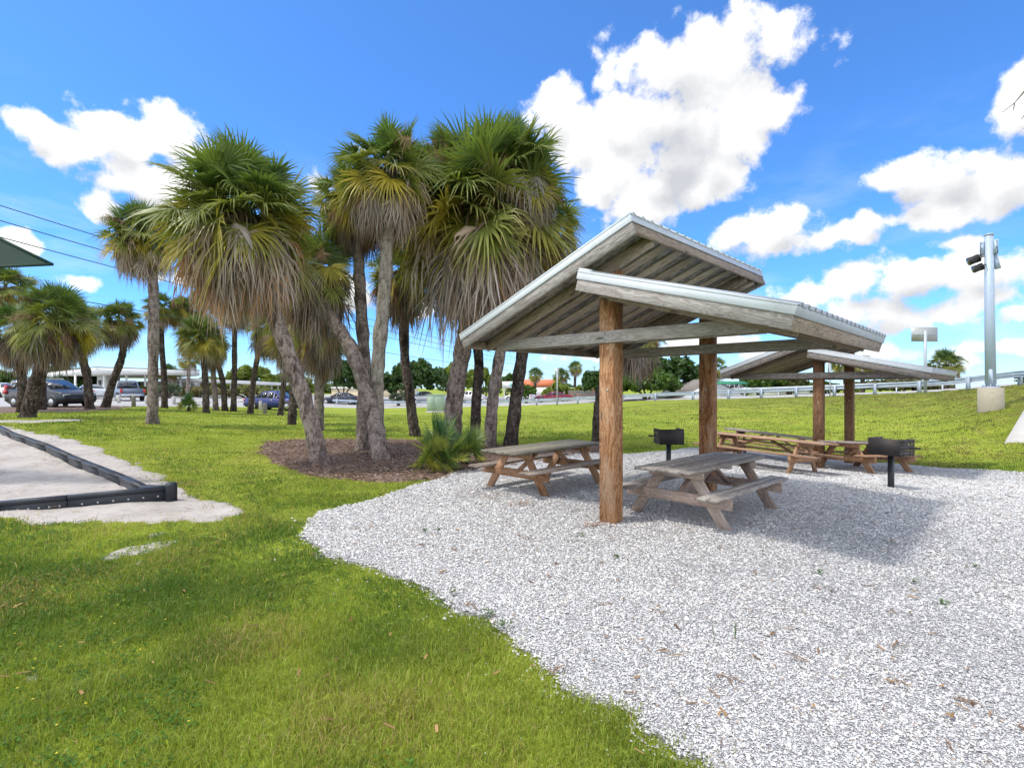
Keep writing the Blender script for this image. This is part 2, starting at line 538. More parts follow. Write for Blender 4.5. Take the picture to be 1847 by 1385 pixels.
M['concrete_pale'] = simple('pale_concrete', (.48, .46, .42), .9, 0, .15, 2.0, .4)
M['white_paint'] = simple('white_paint', (.78, .78, .76), .6, 0, .05, 1.0, .05, dirt=(.66, .66, .62))
M['cream_wall'] = simple('cream_wall', (.66, .56, .38), .85, 0, .07, .8, .2)
M['white_wall'] = simple('white_wall', (.70, .71, .70), .85, 0, .06, .8, .2)
M['pink_wall'] = simple('pale_pink_wall', (.62, .48, .46), .85, 0, .07, .8, .2)
M['orange_roof'] = simple('orange_tile_roof', (.60, .17, .07), .8, 0, .25, 2.5, .5)
M['grey_roof'] = simple('grey_roof', (.20, .18, .16), .9, 0, .15, 1.5, .3)
M['dark_roof'] = simple('dark_roof_felt', (.10, .12, .11), .9, 0, .15, 1.5, .3)
M['window'] = simple('dark_window', (.05, .065, .08), .08, 0, .2, .5, 0, .8)
M['door'] = simple('grey_door', (.30, .31, .33), .6, 0, .1, 1.0, 0)
M['teal'] = simple('teal_sign_paint', (.25, .62, .60), .5, 0, .05, 1.0, 0)
M['green_awning'] = simple('green_awning', (.02, .20, .10), .6, 0, .1, 1.0, 0)
M['red_sign'] = simple('red_sign_paint', (.50, .02, .02), .4, 0, .05, 1.0, 0)
M['sign_back'] = simple('sign_back_metal', (.42, .43, .42), .5, .4, .12, 1.2, .05, dirt=(.36, .33, .28))
M['cabinet'] = simple('pale_green_cabinet', (.33, .42, .35), .55, 0, .06, 1.5, .05)
M['sail'] = simple('dark_green_shade_cloth', (.004, .028, .018), .8, 0, .15, 1.0, .1)
M['tyre'] = simple('tyre_rubber', (.018, .018, .02), .8, 0, .1, 2, 0)
M['rim'] = simple('alloy_rim', (.45, .46, .48), .3, .8, .05, 2, 0)
M['glass'] = simple('tinted_glass', (.012, .016, .022), .05, 0, .05, 2, 0, .9)
M['taillight'] = simple('red_tail_lamp', (.45, .01, .015), .2, 0, .1, 2, 0, .8)
M['headlight'] = simple('clear_head_lamp', (.7, .72, .75), .1, .2, .05, 2, 0, .8)
M['chrome'] = simple('chrome', (.6, .62, .65), .15, .9, .05, 2, 0)
M['bumper_black'] = simple('black_bumper', (.03, .032, .036), .6, 0, .1, 2, 0)
M['plate'] = simple('licence_plate', (.65, .66, .62), .5, 0, .05, 2, 0)
M['lamp_glass'] = simple('floodlight_glass', (.05, .055, .06), .1, .2, .05, 2, 0, .9)
M['wire'] = simple('dark_wire', (.03, .045, .045), .6, 0, .1, 2, 0)
M['bolt'] = simple('galvanised_bolt', (.5, .5, .48), .4, .8, .1, 9, 0)
M['grey_wood_far'] = simple('grey_fence_boards', (.22, .20, .18), .9, 0, .2, 2.5, .3)


def carpaint(name, col):
    m, t, b = newmat(name)
    tc = t.add('ShaderNodeTexCoord')
    n = t.noise(tc.outputs['Object'], 2.0, 5, .6)
    t.put(b.inputs['Base Color'], t.mix(t.math('MULTIPLY', n, .25), c3(*col), c3(*[min(1, x * 1.3 + .03) for x in col])))
    b.inputs['Metallic'].default_value = .25
    b.inputs['Roughness'].default_value = .35
    b.inputs['Coat Weight'].default_value = .15
    b.inputs['Coat Roughness'].default_value = .06
    return m


def trunkmat(name, dark, mid, light, lich=.5):
    m, t, b = newmat(name)
    wc = t.add('ShaderNodeAttribute', attribute_name='wc').outputs['Vector']
    ob = t.add('ShaderNodeTexCoord').outputs['Object']
    rings = t.noise(t.vm('MULTIPLY', wc, (17, 4, 4)), 1.0, 5, .7, .8)
    crack = t.noise(t.vm('MULTIPLY', ob, (22, 22, 6)), 1.0, 7, .8, .6)
    blot = t.noise(t.vm('MULTIPLY', ob, (7, 7, 4)), 1.0, 5, .75)
    f = t.math('ADD', t.math('ADD', t.math('MULTIPLY', rings, .24), t.math('MULTIPLY', crack, .50)), t.math('MULTIPLY', blot, .42))
    c = t.ramp(f, [(.46, tuple(x * .5 for x in dark)), (.52, dark), (.60, mid), (.74, light)])
    pat = t.rng(t.noise(t.vm('MULTIPLY', ob, (9, 9, 6)), 1.2, 6, .75), .54, .60)
    c = t.mix(t.math('MULTIPLY', pat, lich), c, c3(.42, .40, .37))
    pat2 = t.rng(t.noise(t.vm('MULTIPLY', ob, (3.4, 3.4, 1.3)), 1.0, 8, .78), .50, .58)
    c = t.mix(t.math('MULTIPLY', pat2, .78), c, c3(*[x * .55 for x in dark]))
    t.put(b.inputs['Base Color'], c)
    b.inputs['Roughness'].default_value = .95
    b.inputs['Specular IOR Level'].default_value = .1
    bump(t, b, f, 1.0, .07)
    return m


M['trunk'] = trunkmat('palm_bark', (.12, .09, .075), (.31, .25, .22), (.46, .39, .35), .4)
M['trunk_pink'] = trunkmat('palm_bark_pinkish', (.14, .10, .085), (.38, .30, .265), (.50, .42, .385), .25)
M['trunk_pale'] = trunkmat('palm_bark_pale', (.20, .17, .135), (.36, .32, .265), (.48, .44, .375), .2)
M['trunk_dark'] = trunkmat('palm_bark_dark', (.035, .026, .021), (.10, .075, .06), (.21, .17, .145), .3)
M['bark'] = simple('tree_bark', (.14, .11, .08), .9, 0, .25, 5, .5)
M['frond'] = leafmat('palm_frond', .28, .42)
M['dead'] = leafmat('dead_palm_frond', .15, .9, spec=.1)
M['leaf'] = leafmat('tree_leaf', .3, .5)
M['grassblade'] = leafmat('grass_blade', .35, .55, spec=.2)


def ground_mats():
    # short mown grass seen from afar, with yellowish and bare patches
    m, t, b = newmat('grass_ground')
    geo = t.add('ShaderNodeNewGeometry').outputs['Position']
    big = t.noise(geo, .25, 5, .6)
    mid = t.noise(geo, 1.3, 6, .65)
    fin = t.noise(t.vm('MULTIPLY', geo, (1, .55, 1)), 16.0, 5, .75)
    row = t.noise(t.vm('MULTIPLY', geo, (.12, 1.0, 1)), 1.1, 4, .6)
    f = t.math('ADD', t.math('ADD', t.math('MULTIPLY', big, .3), t.math('MULTIPLY', mid, .25)), t.math('ADD', t.math('MULTIPLY', fin, .5), t.math('MULTIPLY', row, .22)))
    c = t.ramp(f, [(.40, (.07, .112, .012)), (.54, (.155, .215, .022)), (.66, (.26, .31, .036)), (.80, (.40, .39, .085))])
    soil = t.rng(t.noise(geo, .8, 7, .72), .58, .70)
    c = t.mix(t.math('MULTIPLY', soil, .6), c, c3(.19, .14, .07))
    # the bank below the road has rougher, browner turf
    xs = t.add('ShaderNodeSeparateXYZ', {'Vector': geo})
    bank = t.math('MULTIPLY', t.rng(xs.outputs[2], .25, 1.2), t.rng(xs.outputs[0], 5, 12))
    c = t.mix(t.math('MULTIPLY', bank, .45), c, c3(.12, .13, .025))
    br = t.math('MULTIPLY', bank, t.rng(t.noise(geo, 1.9, 7, .75), .46, .60))
    c = t.mix(t.math('MULTIPLY', br, .8), c, c3(.10, .075, .03))
    t.put(b.inputs['Base Color'], c)
    b.inputs['Roughness'].default_value = .95
    b.inputs['Specular IOR Level'].default_value = .1
    bump(t, b, t.math('ADD', fin, t.math('MULTIPLY', mid, .8)), .9, .06)
    M['grass'] = m
    # white crushed shell and stone
    m, t, b = newmat('white_gravel')
    geo = t.add('ShaderNodeNewGeometry').outputs['Position']
    wrp = t.add('ShaderNodeTexNoise', {'Vector': geo, 'Scale': 40.0, 'Detail': 2.0})
    gv = t.vm('ADD', geo, t.vm('MULTIPLY', wrp.outputs[1], (.012, .012, .012)))
    v1 = t.add('ShaderNodeTexVoronoi', {'Vector': gv, 'Scale': 66.0})
    v2 = t.add('ShaderNodeTexVoronoi', {'Vector': gv, 'Scale': 66.0}, feature='DISTANCE_TO_EDGE')
    v3 = t.add('ShaderNodeTexVoronoi', {'Vector': gv, 'Scale': 110.0})
    sp = t.add('ShaderNodeSeparateColor', {'Color': v1.outputs['Color']})
    sp3 = t.add('ShaderNodeSeparateColor', {'Color': v3.outputs['Color']})
    c = t.ramp(sp.outputs[0], [(0, (.34, .335, .34)), (.25, (.47, .465, .47)), (.6, (.60, .59, .585)), (1, (.74, .73, .71))])
    c = t.mix(t.rng(sp.outputs[1], .93, .95), c, c3(.30, .24, .18))
    c = t.mix(t.math('MULTIPLY', sp3.outputs[0], .4), c, c3(.34, .34, .37))
    edge = t.rng(v2.outputs['Distance'], 0.0, .10, 1, 0)
    c = t.mix(t.math('MULTIPLY', edge, .45), c, c3(.22, .21, .21))
    lit = t.noise(geo, .6, 6, .7)
    c = t.mix(t.rng(lit, .52, .72, 0, .35), c, c3(.38, .34, .29))
    t.put(b.inputs['Base Color'], c)
    b.inputs['Roughness'].default_value = .8
    h = t.math('ADD', t.math('MULTIPLY', t.math('MINIMUM', v2.outputs['Distance'], .3), 2.0), sp.outputs[2])
    bump(t, b, t.math('ADD', h, t.math('MULTIPLY', t.noise(geo, 3, 4), .6)), 1.0, .02)
    M['gravel'] = m
    m, t, b = newmat('gravel_stone')
    rn = t.add('ShaderNodeAttribute', attribute_name='rnd').outputs['Fac']
    c = t.ramp(rn, [(0, (.33, .325, .325)), (.2, (.48, .475, .47)), (.55, (.58, .575, .565)), (.93, (.68, .67, .65)), (.955, (.42, .31, .22)), (1, (.12, .11, .11))])
    t.put(b.inputs['Base Color'], c)
    b.inputs['Roughness'].default_value = .75
    M['stone'] = m
    # bark mulch
    m, t, b = newmat('bark_mulch')
    geo = t.add('ShaderNodeNewGeometry').outputs['Position']
    v1 = t.add('ShaderNodeTexVoronoi', {'Vector': t.vm('MULTIPLY', geo, (1, 1.8, 1)), 'Scale': 24.0})
    sp = t.add('ShaderNodeSeparateColor', {'Color': v1.outputs['Color']})
    n = t.noise(geo, 20, 6, .7)
    c = t.ramp(t.math('ADD', t.math('MULTIPLY', sp.outputs[0], .6), t.math('MULTIPLY', n, .4)), [(.1, (.05, .03, .022)), (.5, (.175, .112, .082)), (.8, (.30, .215, .165)), (1, (.50, .43, .39))])
    t.put(b.inputs['Base Color'], c)
    b.inputs['Roughness'].default_value = .95
    bump(t, b, t.math('ADD', sp.outputs[1], n), 1.0, .03)
    M['mulch'] = m
    # sand
    m, t, b = newmat('pale_sand')
    geo = t.add('ShaderNodeNewGeometry').outputs['Position']
    n = t.noise(geo, 1.1, 6, .65); n2 = t.noise(geo, 7.5, 5, .6); n3 = t.noise(geo, 160, 2, .6)
    f = t.math('ADD', t.math('MULTIPLY', n, .5), t.math('ADD', t.math('MULTIPLY', n2, .25), t.math('MULTIPLY', n3, .25)))
    c = t.ramp(f, [(.35, (.27, .24, .215)), (.5, (.42, .385, .35)), (.65, (.53, .495, .46))])
    deb = t.rng(t.noise(t.vm('MULTIPLY', geo, (1, 2, 1)), 22, 5, .75), .58, .68)
    c = t.mix(t.math('MULTIPLY', deb, .5), c, c3(.20, .13, .09))
    t.put(b.inputs['Base Color'], c)
    b.inputs['Roughness'].default_value = .95
    bump(t, b, t.math('ADD', t.math('MULTIPLY', n2, 1.0), t.math('MULTIPLY', n3, .15)), .8, .06)
    M['sand'] = m
    m, t, b = newmat('pale_asphalt')
    geo = t.add('ShaderNodeNewGeometry').outputs['Position']
    n = t.noise(geo, .35, 6, .65); n3 = t.noise(geo, 60, 2, .6)
    c = t.ramp(t.math('ADD', t.math('MULTIPLY', n, .7), t.math('MULTIPLY', n3, .3)), [(.35, (.27, .265, .26)), (.65, (.42, .41, .39))])
    t.put(b.inputs['Base Color'], c)
    b.inputs['Roughness'].default_value = .9
    M['asphalt'] = m


ground_mats()


# ------------------------------------------------------------------ ground sheets
def inpoly(x, y, P):
    P = np.asarray(P, float)
    r = np.zeros(np.shape(x), bool)
    j = len(P) - 1
    for i in range(len(P)):
        xi, yi = P[i]; xj, yj = P[j]
        if yi != yj:
            r ^= ((yi > y) != (yj > y)) & (x < (xj - xi) * (y - yi) / (yj - yi) + xi)
        j = i
    return r


def vnoise(x, y, s, seed=0):
    """cheap smooth value noise"""
    x = np.asarray(x) * s + seed * 17.3; y = np.asarray(y) * s + seed * 9.1
    xi = np.floor(x); yi = np.floor(y); fx = x - xi; fy = y - yi
    fx = fx * fx * (3 - 2 * fx); fy = fy * fy * (3 - 2 * fy)

    def h(a, b):
        v = np.sin(a * 127.1 + b * 311.7) * 43758.5453
        return v - np.floor(v)
    return (h(xi, yi) * (1 - fx) + h(xi + 1, yi) * fx) * (1 - fy) + (h(xi, yi + 1) * (1 - fx) + h(xi + 1, yi + 1) * fx) * fy


def wob(x, y, a=.10, s=2.2):
    return x + (vnoise(x, y, s, 1) - .5) * 2 * a + (vnoise(x, y, s * 4, 2) - .5) * a, y + (vnoise(x, y, s, 3) - .5) * 2 * a + (vnoise(x, y, s * 4, 4) - .5) * a


def pxpoly(pts): return [tuple(gp(*p)[:2]) if len(p) == 2 else (p[0], p[1]) for p in pts]


GRAVEL = pxpoly([(1250, 1385), (1130, 1300), (985, 1212), (940, 1180), (905, 1150), (880, 1122), (830, 1108), (795, 1082), (765, 1058), (700, 1037), (640, 1020), (590, 1006), (556, 985), (546, 965), (552, 940), (580, 925), (650, 910), (690, 895),
                 (730, 882), (790, 868), (830, 851), (870, 846), (930, 832), (1030, 820), (1080, 816), (1125, 821), (1180, 816), (1250, 808), (1360, 812), (1490, 824), (1622, 838), (1700, 845), (1847, 852), (2000, 858)]) + [(24, 12), (24, 1), (2.2, 1.0), (1.0, 1.8)]
MULCH = pxpoly([(470, 800), (520, 794), (600, 793), (700, 793), (745, 795), (850, 802), (930, 806), (1000, 803), (1085, 803), (1100, 812), (1125, 823), (1080, 819), (1030, 823), (940, 836), (870, 852), (820, 862), (770, 868), (700, 872), (600, 866), (530, 852), (490, 835), (465, 815)])
MULCH2 = pxpoly([(-60, 732), (60, 731), (180, 732), (240, 734), (200, 740), (120, 744), (-60, 747)])
SAND = pxpoly([(-500, 1020), (-150, 950), (0, 938), (60, 944), (150, 941), (240, 944), (320, 938), (375, 944), (440, 928), (400, 908), (348, 897), (335, 882), (290, 866), (240, 836), (150, 800), (90, 786), (30, 773), (-40, 764), (-300, 742)]) + [(-40, 22), (-40, 3)]
STRIP = pxpoly([(-100, 760), (60, 758), (150, 756), (155, 759), (60, 762), (-100, 765)])
LOT = pxpoly([(-500, 745), (-100, 736), (180, 733), (400, 734), (600, 735), (760, 735), (895, 732.5), (968, 730.5), (1042, 727.5), (1123, 724), (1182, 722), (1250, 720.5)])
LOT += [tuple(at(q[0], q[1], q[2] + .5)[:2]) for q in RAILP[8::-1]]
LOT += [(60, 34), (60, 60)]
_b = [tuple(at(q[0], q[1], q[2] + 11)[:2]) for q in RAILP[1:9]]
LOT += _b + [(20, 95), (0, 100), (-30, 96), (-60, 74), (-110, 66), (-110, 36)]
BARE = [pxpoly(p) for p in ([(190, 1008), (230, 990), (300, 975), (340, 975), (300, 990), (240, 1003), (200, 1015)], [(235, 1020), (262, 1010), (258, 1025)], [(265, 1070), (290, 1066), (282, 1077)], [(70, 1205), (95, 1215), (80, 1240), (50, 1225)], [(250, 965), (300, 960), (280, 972)], [(10, 1050), (30, 1045), (25, 1056)])]


def ground_relief(X, Y):
    d = np.sqrt(X * X + Y * Y)
    k = np.clip(1.4 - d / 40, 0, 1)
    bank = np.clip((X - 6) / 6, 0, 1) * np.clip((Y - 12) / 5, 0, 1) * np.clip((40 - Y) / 8, 0, 1)
    return ((vnoise(X, Y, .7, 5) - .5) * .03 + (vnoise(X, Y, 2.3, 6) - .5) * .015) * k + bank * ((vnoise(X, Y, 1.1, 8) - .5) * .12 + (vnoise(X, Y, 3.5, 9) - .5) * .06)


def axis_pts(lo, hi, fine_lo, fine_hi, step, grow=1.13):
    a = list(np.arange(fine_lo, fine_hi, step))
    s = step; x = fine_hi
    while x < hi: a.append(x); s *= grow; x += s
    s = step; x = fine_lo - step
    while x > lo: a.insert(0, x); s *= grow; x -= s
    return np.array(a)


xs_ = axis_pts(-900, 900, -24, 30, .22)
ys_ = axis_pts(-60, 1500, 1.0, 45, .22)
GX, GY = np.meshgrid(xs_, ys_)
GZ = gz(GX, GY) + ground_relief(GX, GY)
nx, ny = len(xs_), len(ys_)
ii = (np.arange(ny - 1)[:, None] * nx + np.arange(nx - 1)).ravel()
grd = np_mesh('ground', np.stack([GX.ravel(), GY.ravel(), GZ.ravel()], 1), np.stack([ii, ii + 1, ii + nx + 1, ii + nx], 1), M['grass'], smooth=True)
tag(grd, 'green mown grass lawn around the picnic shelters and palms', 'lawn', kind='structure')


def sheet(name, P, step, lift, mat, label, cat, amp=.10, relief=0.0, ws=2.2, mound=0.0):
    P = np.array(P)
    x0, y0 = P.min(0) - amp * 2; x1, y1 = P.max(0) + amp * 2
    y1 = min(y1, 110)
    nxx = int((x1 - x0) / step) + 1; nyy = int((y1 - y0) / step) + 1
    X, Y = np.meshgrid(x0 + np.arange(nxx) * step, y0 + np.arange(nyy) * step)
    cxm = (X[:-1, :-1] + step / 2); cym = (Y[:-1, :-1] + step / 2)
    wx, wy = wob(cxm, cym, amp, ws)
    keep = inpoly(wx, wy, P)
    Z = gz(X, Y) + np.maximum(ground_relief(X, Y), -1) + lift
    if relief: Z += (vnoise(X, Y, 2.0, 11) - .3) * relief + (vnoise(X, Y, 6.0, 12) - .3) * relief * .6
    if mound: Z += mound
    idx = np.nonzero(keep.ravel())[0]
    r, c = idx // (nxx - 1), idx % (nxx - 1)
    q = r * nxx + c
    F = np.stack([q, q + 1, q + nxx + 1, q + nxx], 1)
    used = np.unique(F)
    mp = np.zeros(nxx * nyy, int); mp[used] = np.arange(len(used))
    V = np.stack([X.ravel(), Y.ravel(), Z.ravel()], 1)[used]
    cnt = np.bincount(mp[F].ravel(), minlength=len(V))
    V[cnt < 4, 2] -= lift + .012 + relief * .5
    o = np_mesh(name, V, mp[F], mat, smooth=True)
    return tag(o, label, cat, kind='structure')


def clipnear(P, ymax): return P


sheet('sand', SAND, .07, .014, M['sand'], 'pale grey sand inside and spilling round the black play area border', 'sand', .20, .035, 1.6)
sheet('sand_strip', STRIP, .15, .014, M['sand'], 'thin bare sandy strip crossing the grass at the far left', 'sand', .08)
sheet('mulch', MULCH, .08, .020, M['mulch'], 'brown bark mulch bed under the central palm group', 'mulch', .14, .03)
sheet('mulch_bed', MULCH2, .25, .020, M['mulch'], 'brown mulch bed under the far left palms beside the parked wagon', 'mulch', .2, .03)
sheet('gravel', GRAVEL, .055, .030, M['gravel'], 'white crushed shell and stone gravel pad under the picnic shelters', 'gravel', .08, .0, 3.0)
sheet('parking_lot', LOT, .9, .06, M['asphalt'], 'pale grey parking lot and road beyond the grass', 'parking lot', .02)
for i, P in enumerate(BARE):
    sheet('sand_patch', P, .04, .014, M['sand'], ['bare sandy patch worn in the grass just below the play area border', 'small bare sand patch left of the worn strip in the foreground grass', 'tiny sand patch in the middle of the foreground grass', 'bare sand patch at the bottom left corner of the lawn', 'thin bare patch below the corner of the black border', 'little bare sand spot at the left edge of the foreground grass'][i], 'sand', .06, .01)
slab = MB()
pp = [on(1850 + 60, 15.2), on(1812, 15.8), on(1850, 19.2), on(1990, 19.2)]
slab.prism([p + Vector((0, 0, -.05)) for p in pp], (0, 0, .13))
tag(slab.build('concrete_path', M['concrete_pale']), 'pale concrete slab of a path at the foot of the bank by the right edge', 'path', kind='structure')


# ------------------------------------------------------------------ shelters
def shelter(origin, yaw, s, label, group, postmat, L=2.892, dzH=0.0, dzA=0.0, PD=(0, 0)):
    root = thing('picnic_shelter', origin, label, 'picnic shelter', pi / 2 - radians(yaw) - pi / 2, group)
    # local frame: x = u (across), y = v (along the line of posts)
    root.scale = (s, s, s)
    uL, zL, uA, zA = -2.312, 2.565, .64, 3.703 + dzA
    uH, zH, uR, zR = -.051, 3.174 + dzH, 2.359, 2.499
    o = .606; v0, v1 = -o, L + o
    hw = .111
    for k, v in enumerate((0.0, L)):
        top = zL + (0 - uL) * (zA - zL) / (uA - uL) - .20
        m = MB(); m.board((0, v, -.35 + PD[k]), (0, v, top), hw * 2, hw * 2, up=(0, 1, 0), ch=.010)
        pst = m.build('post', postmat, root)
        for dz in (2.36, 2.44):
            m = MB(); m.tube([(.0, v - hw - .062, dz), (.0, v - hw - .030, dz)], .014, 8); m.build('bolt', M['bolt'], pst)
        m = MB(); m.tube([(.02, v - hw - .008, 1.72), (.02, v - hw + .004, 1.72)], .014, 8); m.build('bolt', M['bolt'], pst)
    def slab_(ua, za, ub, zb, left):
        d = Vector((ub - ua, 0, zb - za)); Ls = d.length; d.normalize()
        nrm = Vector((-d.z, 0, d.x))
        if nrm.z < 0: nrm = -nrm
        A = Vector((ua, 0, za))
        def P(a, v, h): return A + d * a + nrm * h + Vector((0, v, 0))
        # deck boards running up the slope, alternately proud and recessed
        nb = 20; w = (v1 - v0 - .10) / nb
        mb, mm = MB(), MB()
        for i in range(nb):
            vc = v0 + .05 + w * (i + .5)
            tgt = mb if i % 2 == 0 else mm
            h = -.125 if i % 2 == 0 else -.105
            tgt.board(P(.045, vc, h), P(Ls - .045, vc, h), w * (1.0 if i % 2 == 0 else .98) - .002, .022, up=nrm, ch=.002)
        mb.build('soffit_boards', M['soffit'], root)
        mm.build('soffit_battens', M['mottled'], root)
        # fascia boards and metal trim on all four edges
        for (a, b_) in (((0, v0), (Ls, v0)), ((0, v1), (Ls, v1))):
            sgn = -1 if a[1] == v0 else 1
            m = MB(); m.board(P(0, a[1] - sgn * .02, -.165), P(Ls, a[1] - sgn * .02, -.165), .038, .142, up=nrm, ch=.005)
            m.build('fascia_board', M['grey'], root)
            m = MB()
            m.board(P(-.012, a[1] + sgn * .006, -.046), P(Ls + .012, a[1] + sgn * .006, -.046), .010, .100, up=nrm, ch=.001)
            m.board(P(-.012, a[1] - sgn * .045, .003), P(Ls + .012, a[1] - sgn * .045, .003), .112, .006, up=nrm, ch=.001)
            m.board(P(-.012, a[1] + sgn * .013, -.004), P(Ls + .012, a[1] + sgn * .013, -.004), .008, .016, up=nrm, ch=.001)
            m.build('metal_trim', M['metal_trim'], root)
        for a in (0.0, Ls):
            sg = -1 if a == 0 else 1
            m = MB(); m.board(P(a + sg * .002 - sg * .02, v0 + .0395, -.167), P(a + sg * .002 - sg * .02, v1 - .0395, -.167), .038, .140, up=nrm, ch=.005)
            m.build('fascia_board', M['greybrown'], root)
            m = MB(); m.board(P(a + sg * .010, v0 + .002, -.054), P(a + sg * .010, v1 - .002, -.054), .008, .092, up=nrm, ch=.001)
            m.build('metal_trim', M['galv'], root)
        # ribbed metal sheet
        prof = []
        pitch = .205; v = v0 + .07
        prof.append((v0 + .012, -.004))
        while v + .06 < v1 - .02:
            prof += [(v - .038, -.004), (v - .018, .028), (v + .018, .028), (v + .038, -.004), (v + .09, -.004), (v + .10, .002), (v + .11, -.004)]
            v += pitch
        prof.append((v1 - .012, -.004))
        n = len(prof)
        V = [P(a, q[0], q[1]) for a in (-.03, Ls + .03) for q in prof] + [P(a, q[0], q[1] - .004) for a in (-.03, Ls + .03) for q in prof]
        F = [[i, i + 1, n + i + 1, n + i] for i in range(n - 1)] + [[2 * n + i + 1, 2 * n + i, 3 * n + i, 3 * n + i + 1] for i in range(n - 1)]
        F += [[i, 2 * n + i, 2 * n + i + 1, i + 1] for i in range(n - 1)] + [[n + i + 1, 3 * n + i + 1, 3 * n + i, n + i] for i in range(n - 1)]
        m = MB(); m.put(V, F); m.build('metal_roof_sheet', M['metal_roof'], root)
        # rafters against each post line and purlins under the deck
        for v in (-.155, L - .155, L + .155) if left else (-.155, L - .155):
            m = MB(); m.board(P(.05, v, -.208), P(Ls - .05, v, -.208), .038, .14, up=nrm)
            m.build('rafter', M['greybrown'], root)
        ah = Ls if left else 0.0
        m = MB(); m.board(P(ah + (-.07 if left else .07), v0 - .002, .020), P(ah + (-.07 if left else .07), v1 + .002, .020), .17, .030, up=nrm, ch=.002)
        m.build('ridge_cap', M['metal_trim'], root)
    slab_(uL, zL, uA, zA, True)
    slab_(uH, zH, uR, zR, False)
    for v in (0.0, L):
        for sgn in (-1, 1):
            m = MB(); m.board((-1.98, v + sgn * (hw + .020), 2.40), (1.86, v + sgn * (hw + .020), 2.40), .038, .150)
            m.build('tie_beam', M['grey'], root)
    return root


S1 = shelter((1.282, 6.718, 0), 44.594, 1.0, 'nearest grey timber picnic shelter with two offset metal roofs over the weathered tables', 'timber picnic shelters', M['post'])
S2o = at(1477, 848, 12.75)
S2 = shelter((S2o.x, S2o.y, g1(S2o.x, S2o.y)), 46.2, .955, 'farther grey timber picnic shelter at the foot of the grass bank behind the near one', 'timber picnic shelters', M['post2'], dzH=-.10, dzA=-.08, PD=(0, -.12))


# ------------------------------------------------------------------ picnic tables
def table(loc, bearing, label, mt, ml, mb_, length=2.3, tw=.80, zt=.70, half=.76):
    r = thing('picnic_table', (loc[0], loc[1], loc[2] if len(loc) > 2 else g1(loc[0], loc[1]) + .02), label, 'picnic table', radians(90 - bearing), 'wooden picnic tables')
    if len(loc) < 3:      # stand square on the slope
        e = .6; b = radians(bearing)
        dx, dy = sin(b), cos(b)
        p = math.atan2(g1(loc[0] + dx * e, loc[1] + dy * e) - g1(loc[0] - dx * e, loc[1] - dy * e), 2 * e)
        q = math.atan2(g1(loc[0] - dy * e, loc[1] + dx * e) - g1(loc[0] + dy * e, loc[1] - dx * e), 2 * e)
        r.rotation_euler = (q, -p, radians(90 - bearing))
    zb = zt - .28; hl = length / 2
    m = MB(); n = 5; w = tw / n
    for i in range(n):
        y = -tw / 2 + w * (i + .5)
        e0, e1 = random.uniform(-.012, .012), random.uniform(-.012, .012)
        m.board((-hl + e0, y, zt - .02 + random.uniform(-.003, .003)), (hl + e1, y, zt - .02 + random.uniform(-.003, .003)), w - .012, .038, ch=.007)
    m.build('tabletop', mt, r)
    for sg in (-1, 1):
        m = MB()
        for k in range(2):
            m.board((-hl, sg * (.475 + .127 * k + .05), zb - .02), (hl + random.uniform(-.01, .01), sg * (.475 + .127 * k + .05), zb - .02), .12, .038, ch=.008)
        m.build('bench_seat', mb_, r)
    for sx in (-1, 1):
        for sy in (-1, 1):
            m = MB(); m.board((sx * half, sy * .655, -.03), (sx * half, sy * .205, zt - .045), .04, .135, up=(0, 1, 0))
            m.build('leg', ml, r)
        m = MB(); m.board((sx * (half + .041), -.74, zb - .108), (sx * (half + .041), .74, zb - .108), .038, .135)
        m.build('bench_support', ml, r)
        m = MB(); m.board((sx * (half + .041), -tw / 2 + .02, zt - .088), (sx * (half + .041), tw / 2 - .02, zt - .088), .038, .09)
        m.build('top_support', ml, r)
        m = MB(); m.board((sx * (half - .0), 0, zb - .12), (sx * .16, 0, zt - .06), .085, .04, up=(0, 0, 1))
        m.build('brace', ml, r)
    m = MB(); m.board((0, -tw / 2 + .03, zt - .06), (0, tw / 2 - .03, zt - .06), .085, .038)
    m.build('cleat', ml, r)
    return r


table((2.71, 7.31, .03), 46.5, 'weathered grey picnic table with worn edges just right of the front shelter post', M['table_grey'], M['table_leg'], M['table_grey'])
table((.60, 9.22, .03), 44.0, 'dark mossy picnic table left of the front shelter post beside the mulch bed', M['table_dark'], M['table_leg2'], M['greybrown'], length=2.4)
table((5.72, 11.85), 143.0, 'long reddish picnic table in front of the left post of the far shelter', M['table_red'], M['table_leg2'], M['table_red'], length=2.75, half=.86)
table((8.55, 12.65), 64.0, 'brown picnic table behind the right grill, right of the far shelter front post', M['table_top_far'], M['table_leg2'], M['table_red'], length=2.3)
table((7.15, 14.5), 128.0, 'grey topped picnic table hidden at the back of the far shelter behind the long one', M['table_top_far'], M['table_leg2'], M['table_red'], length=2.3)


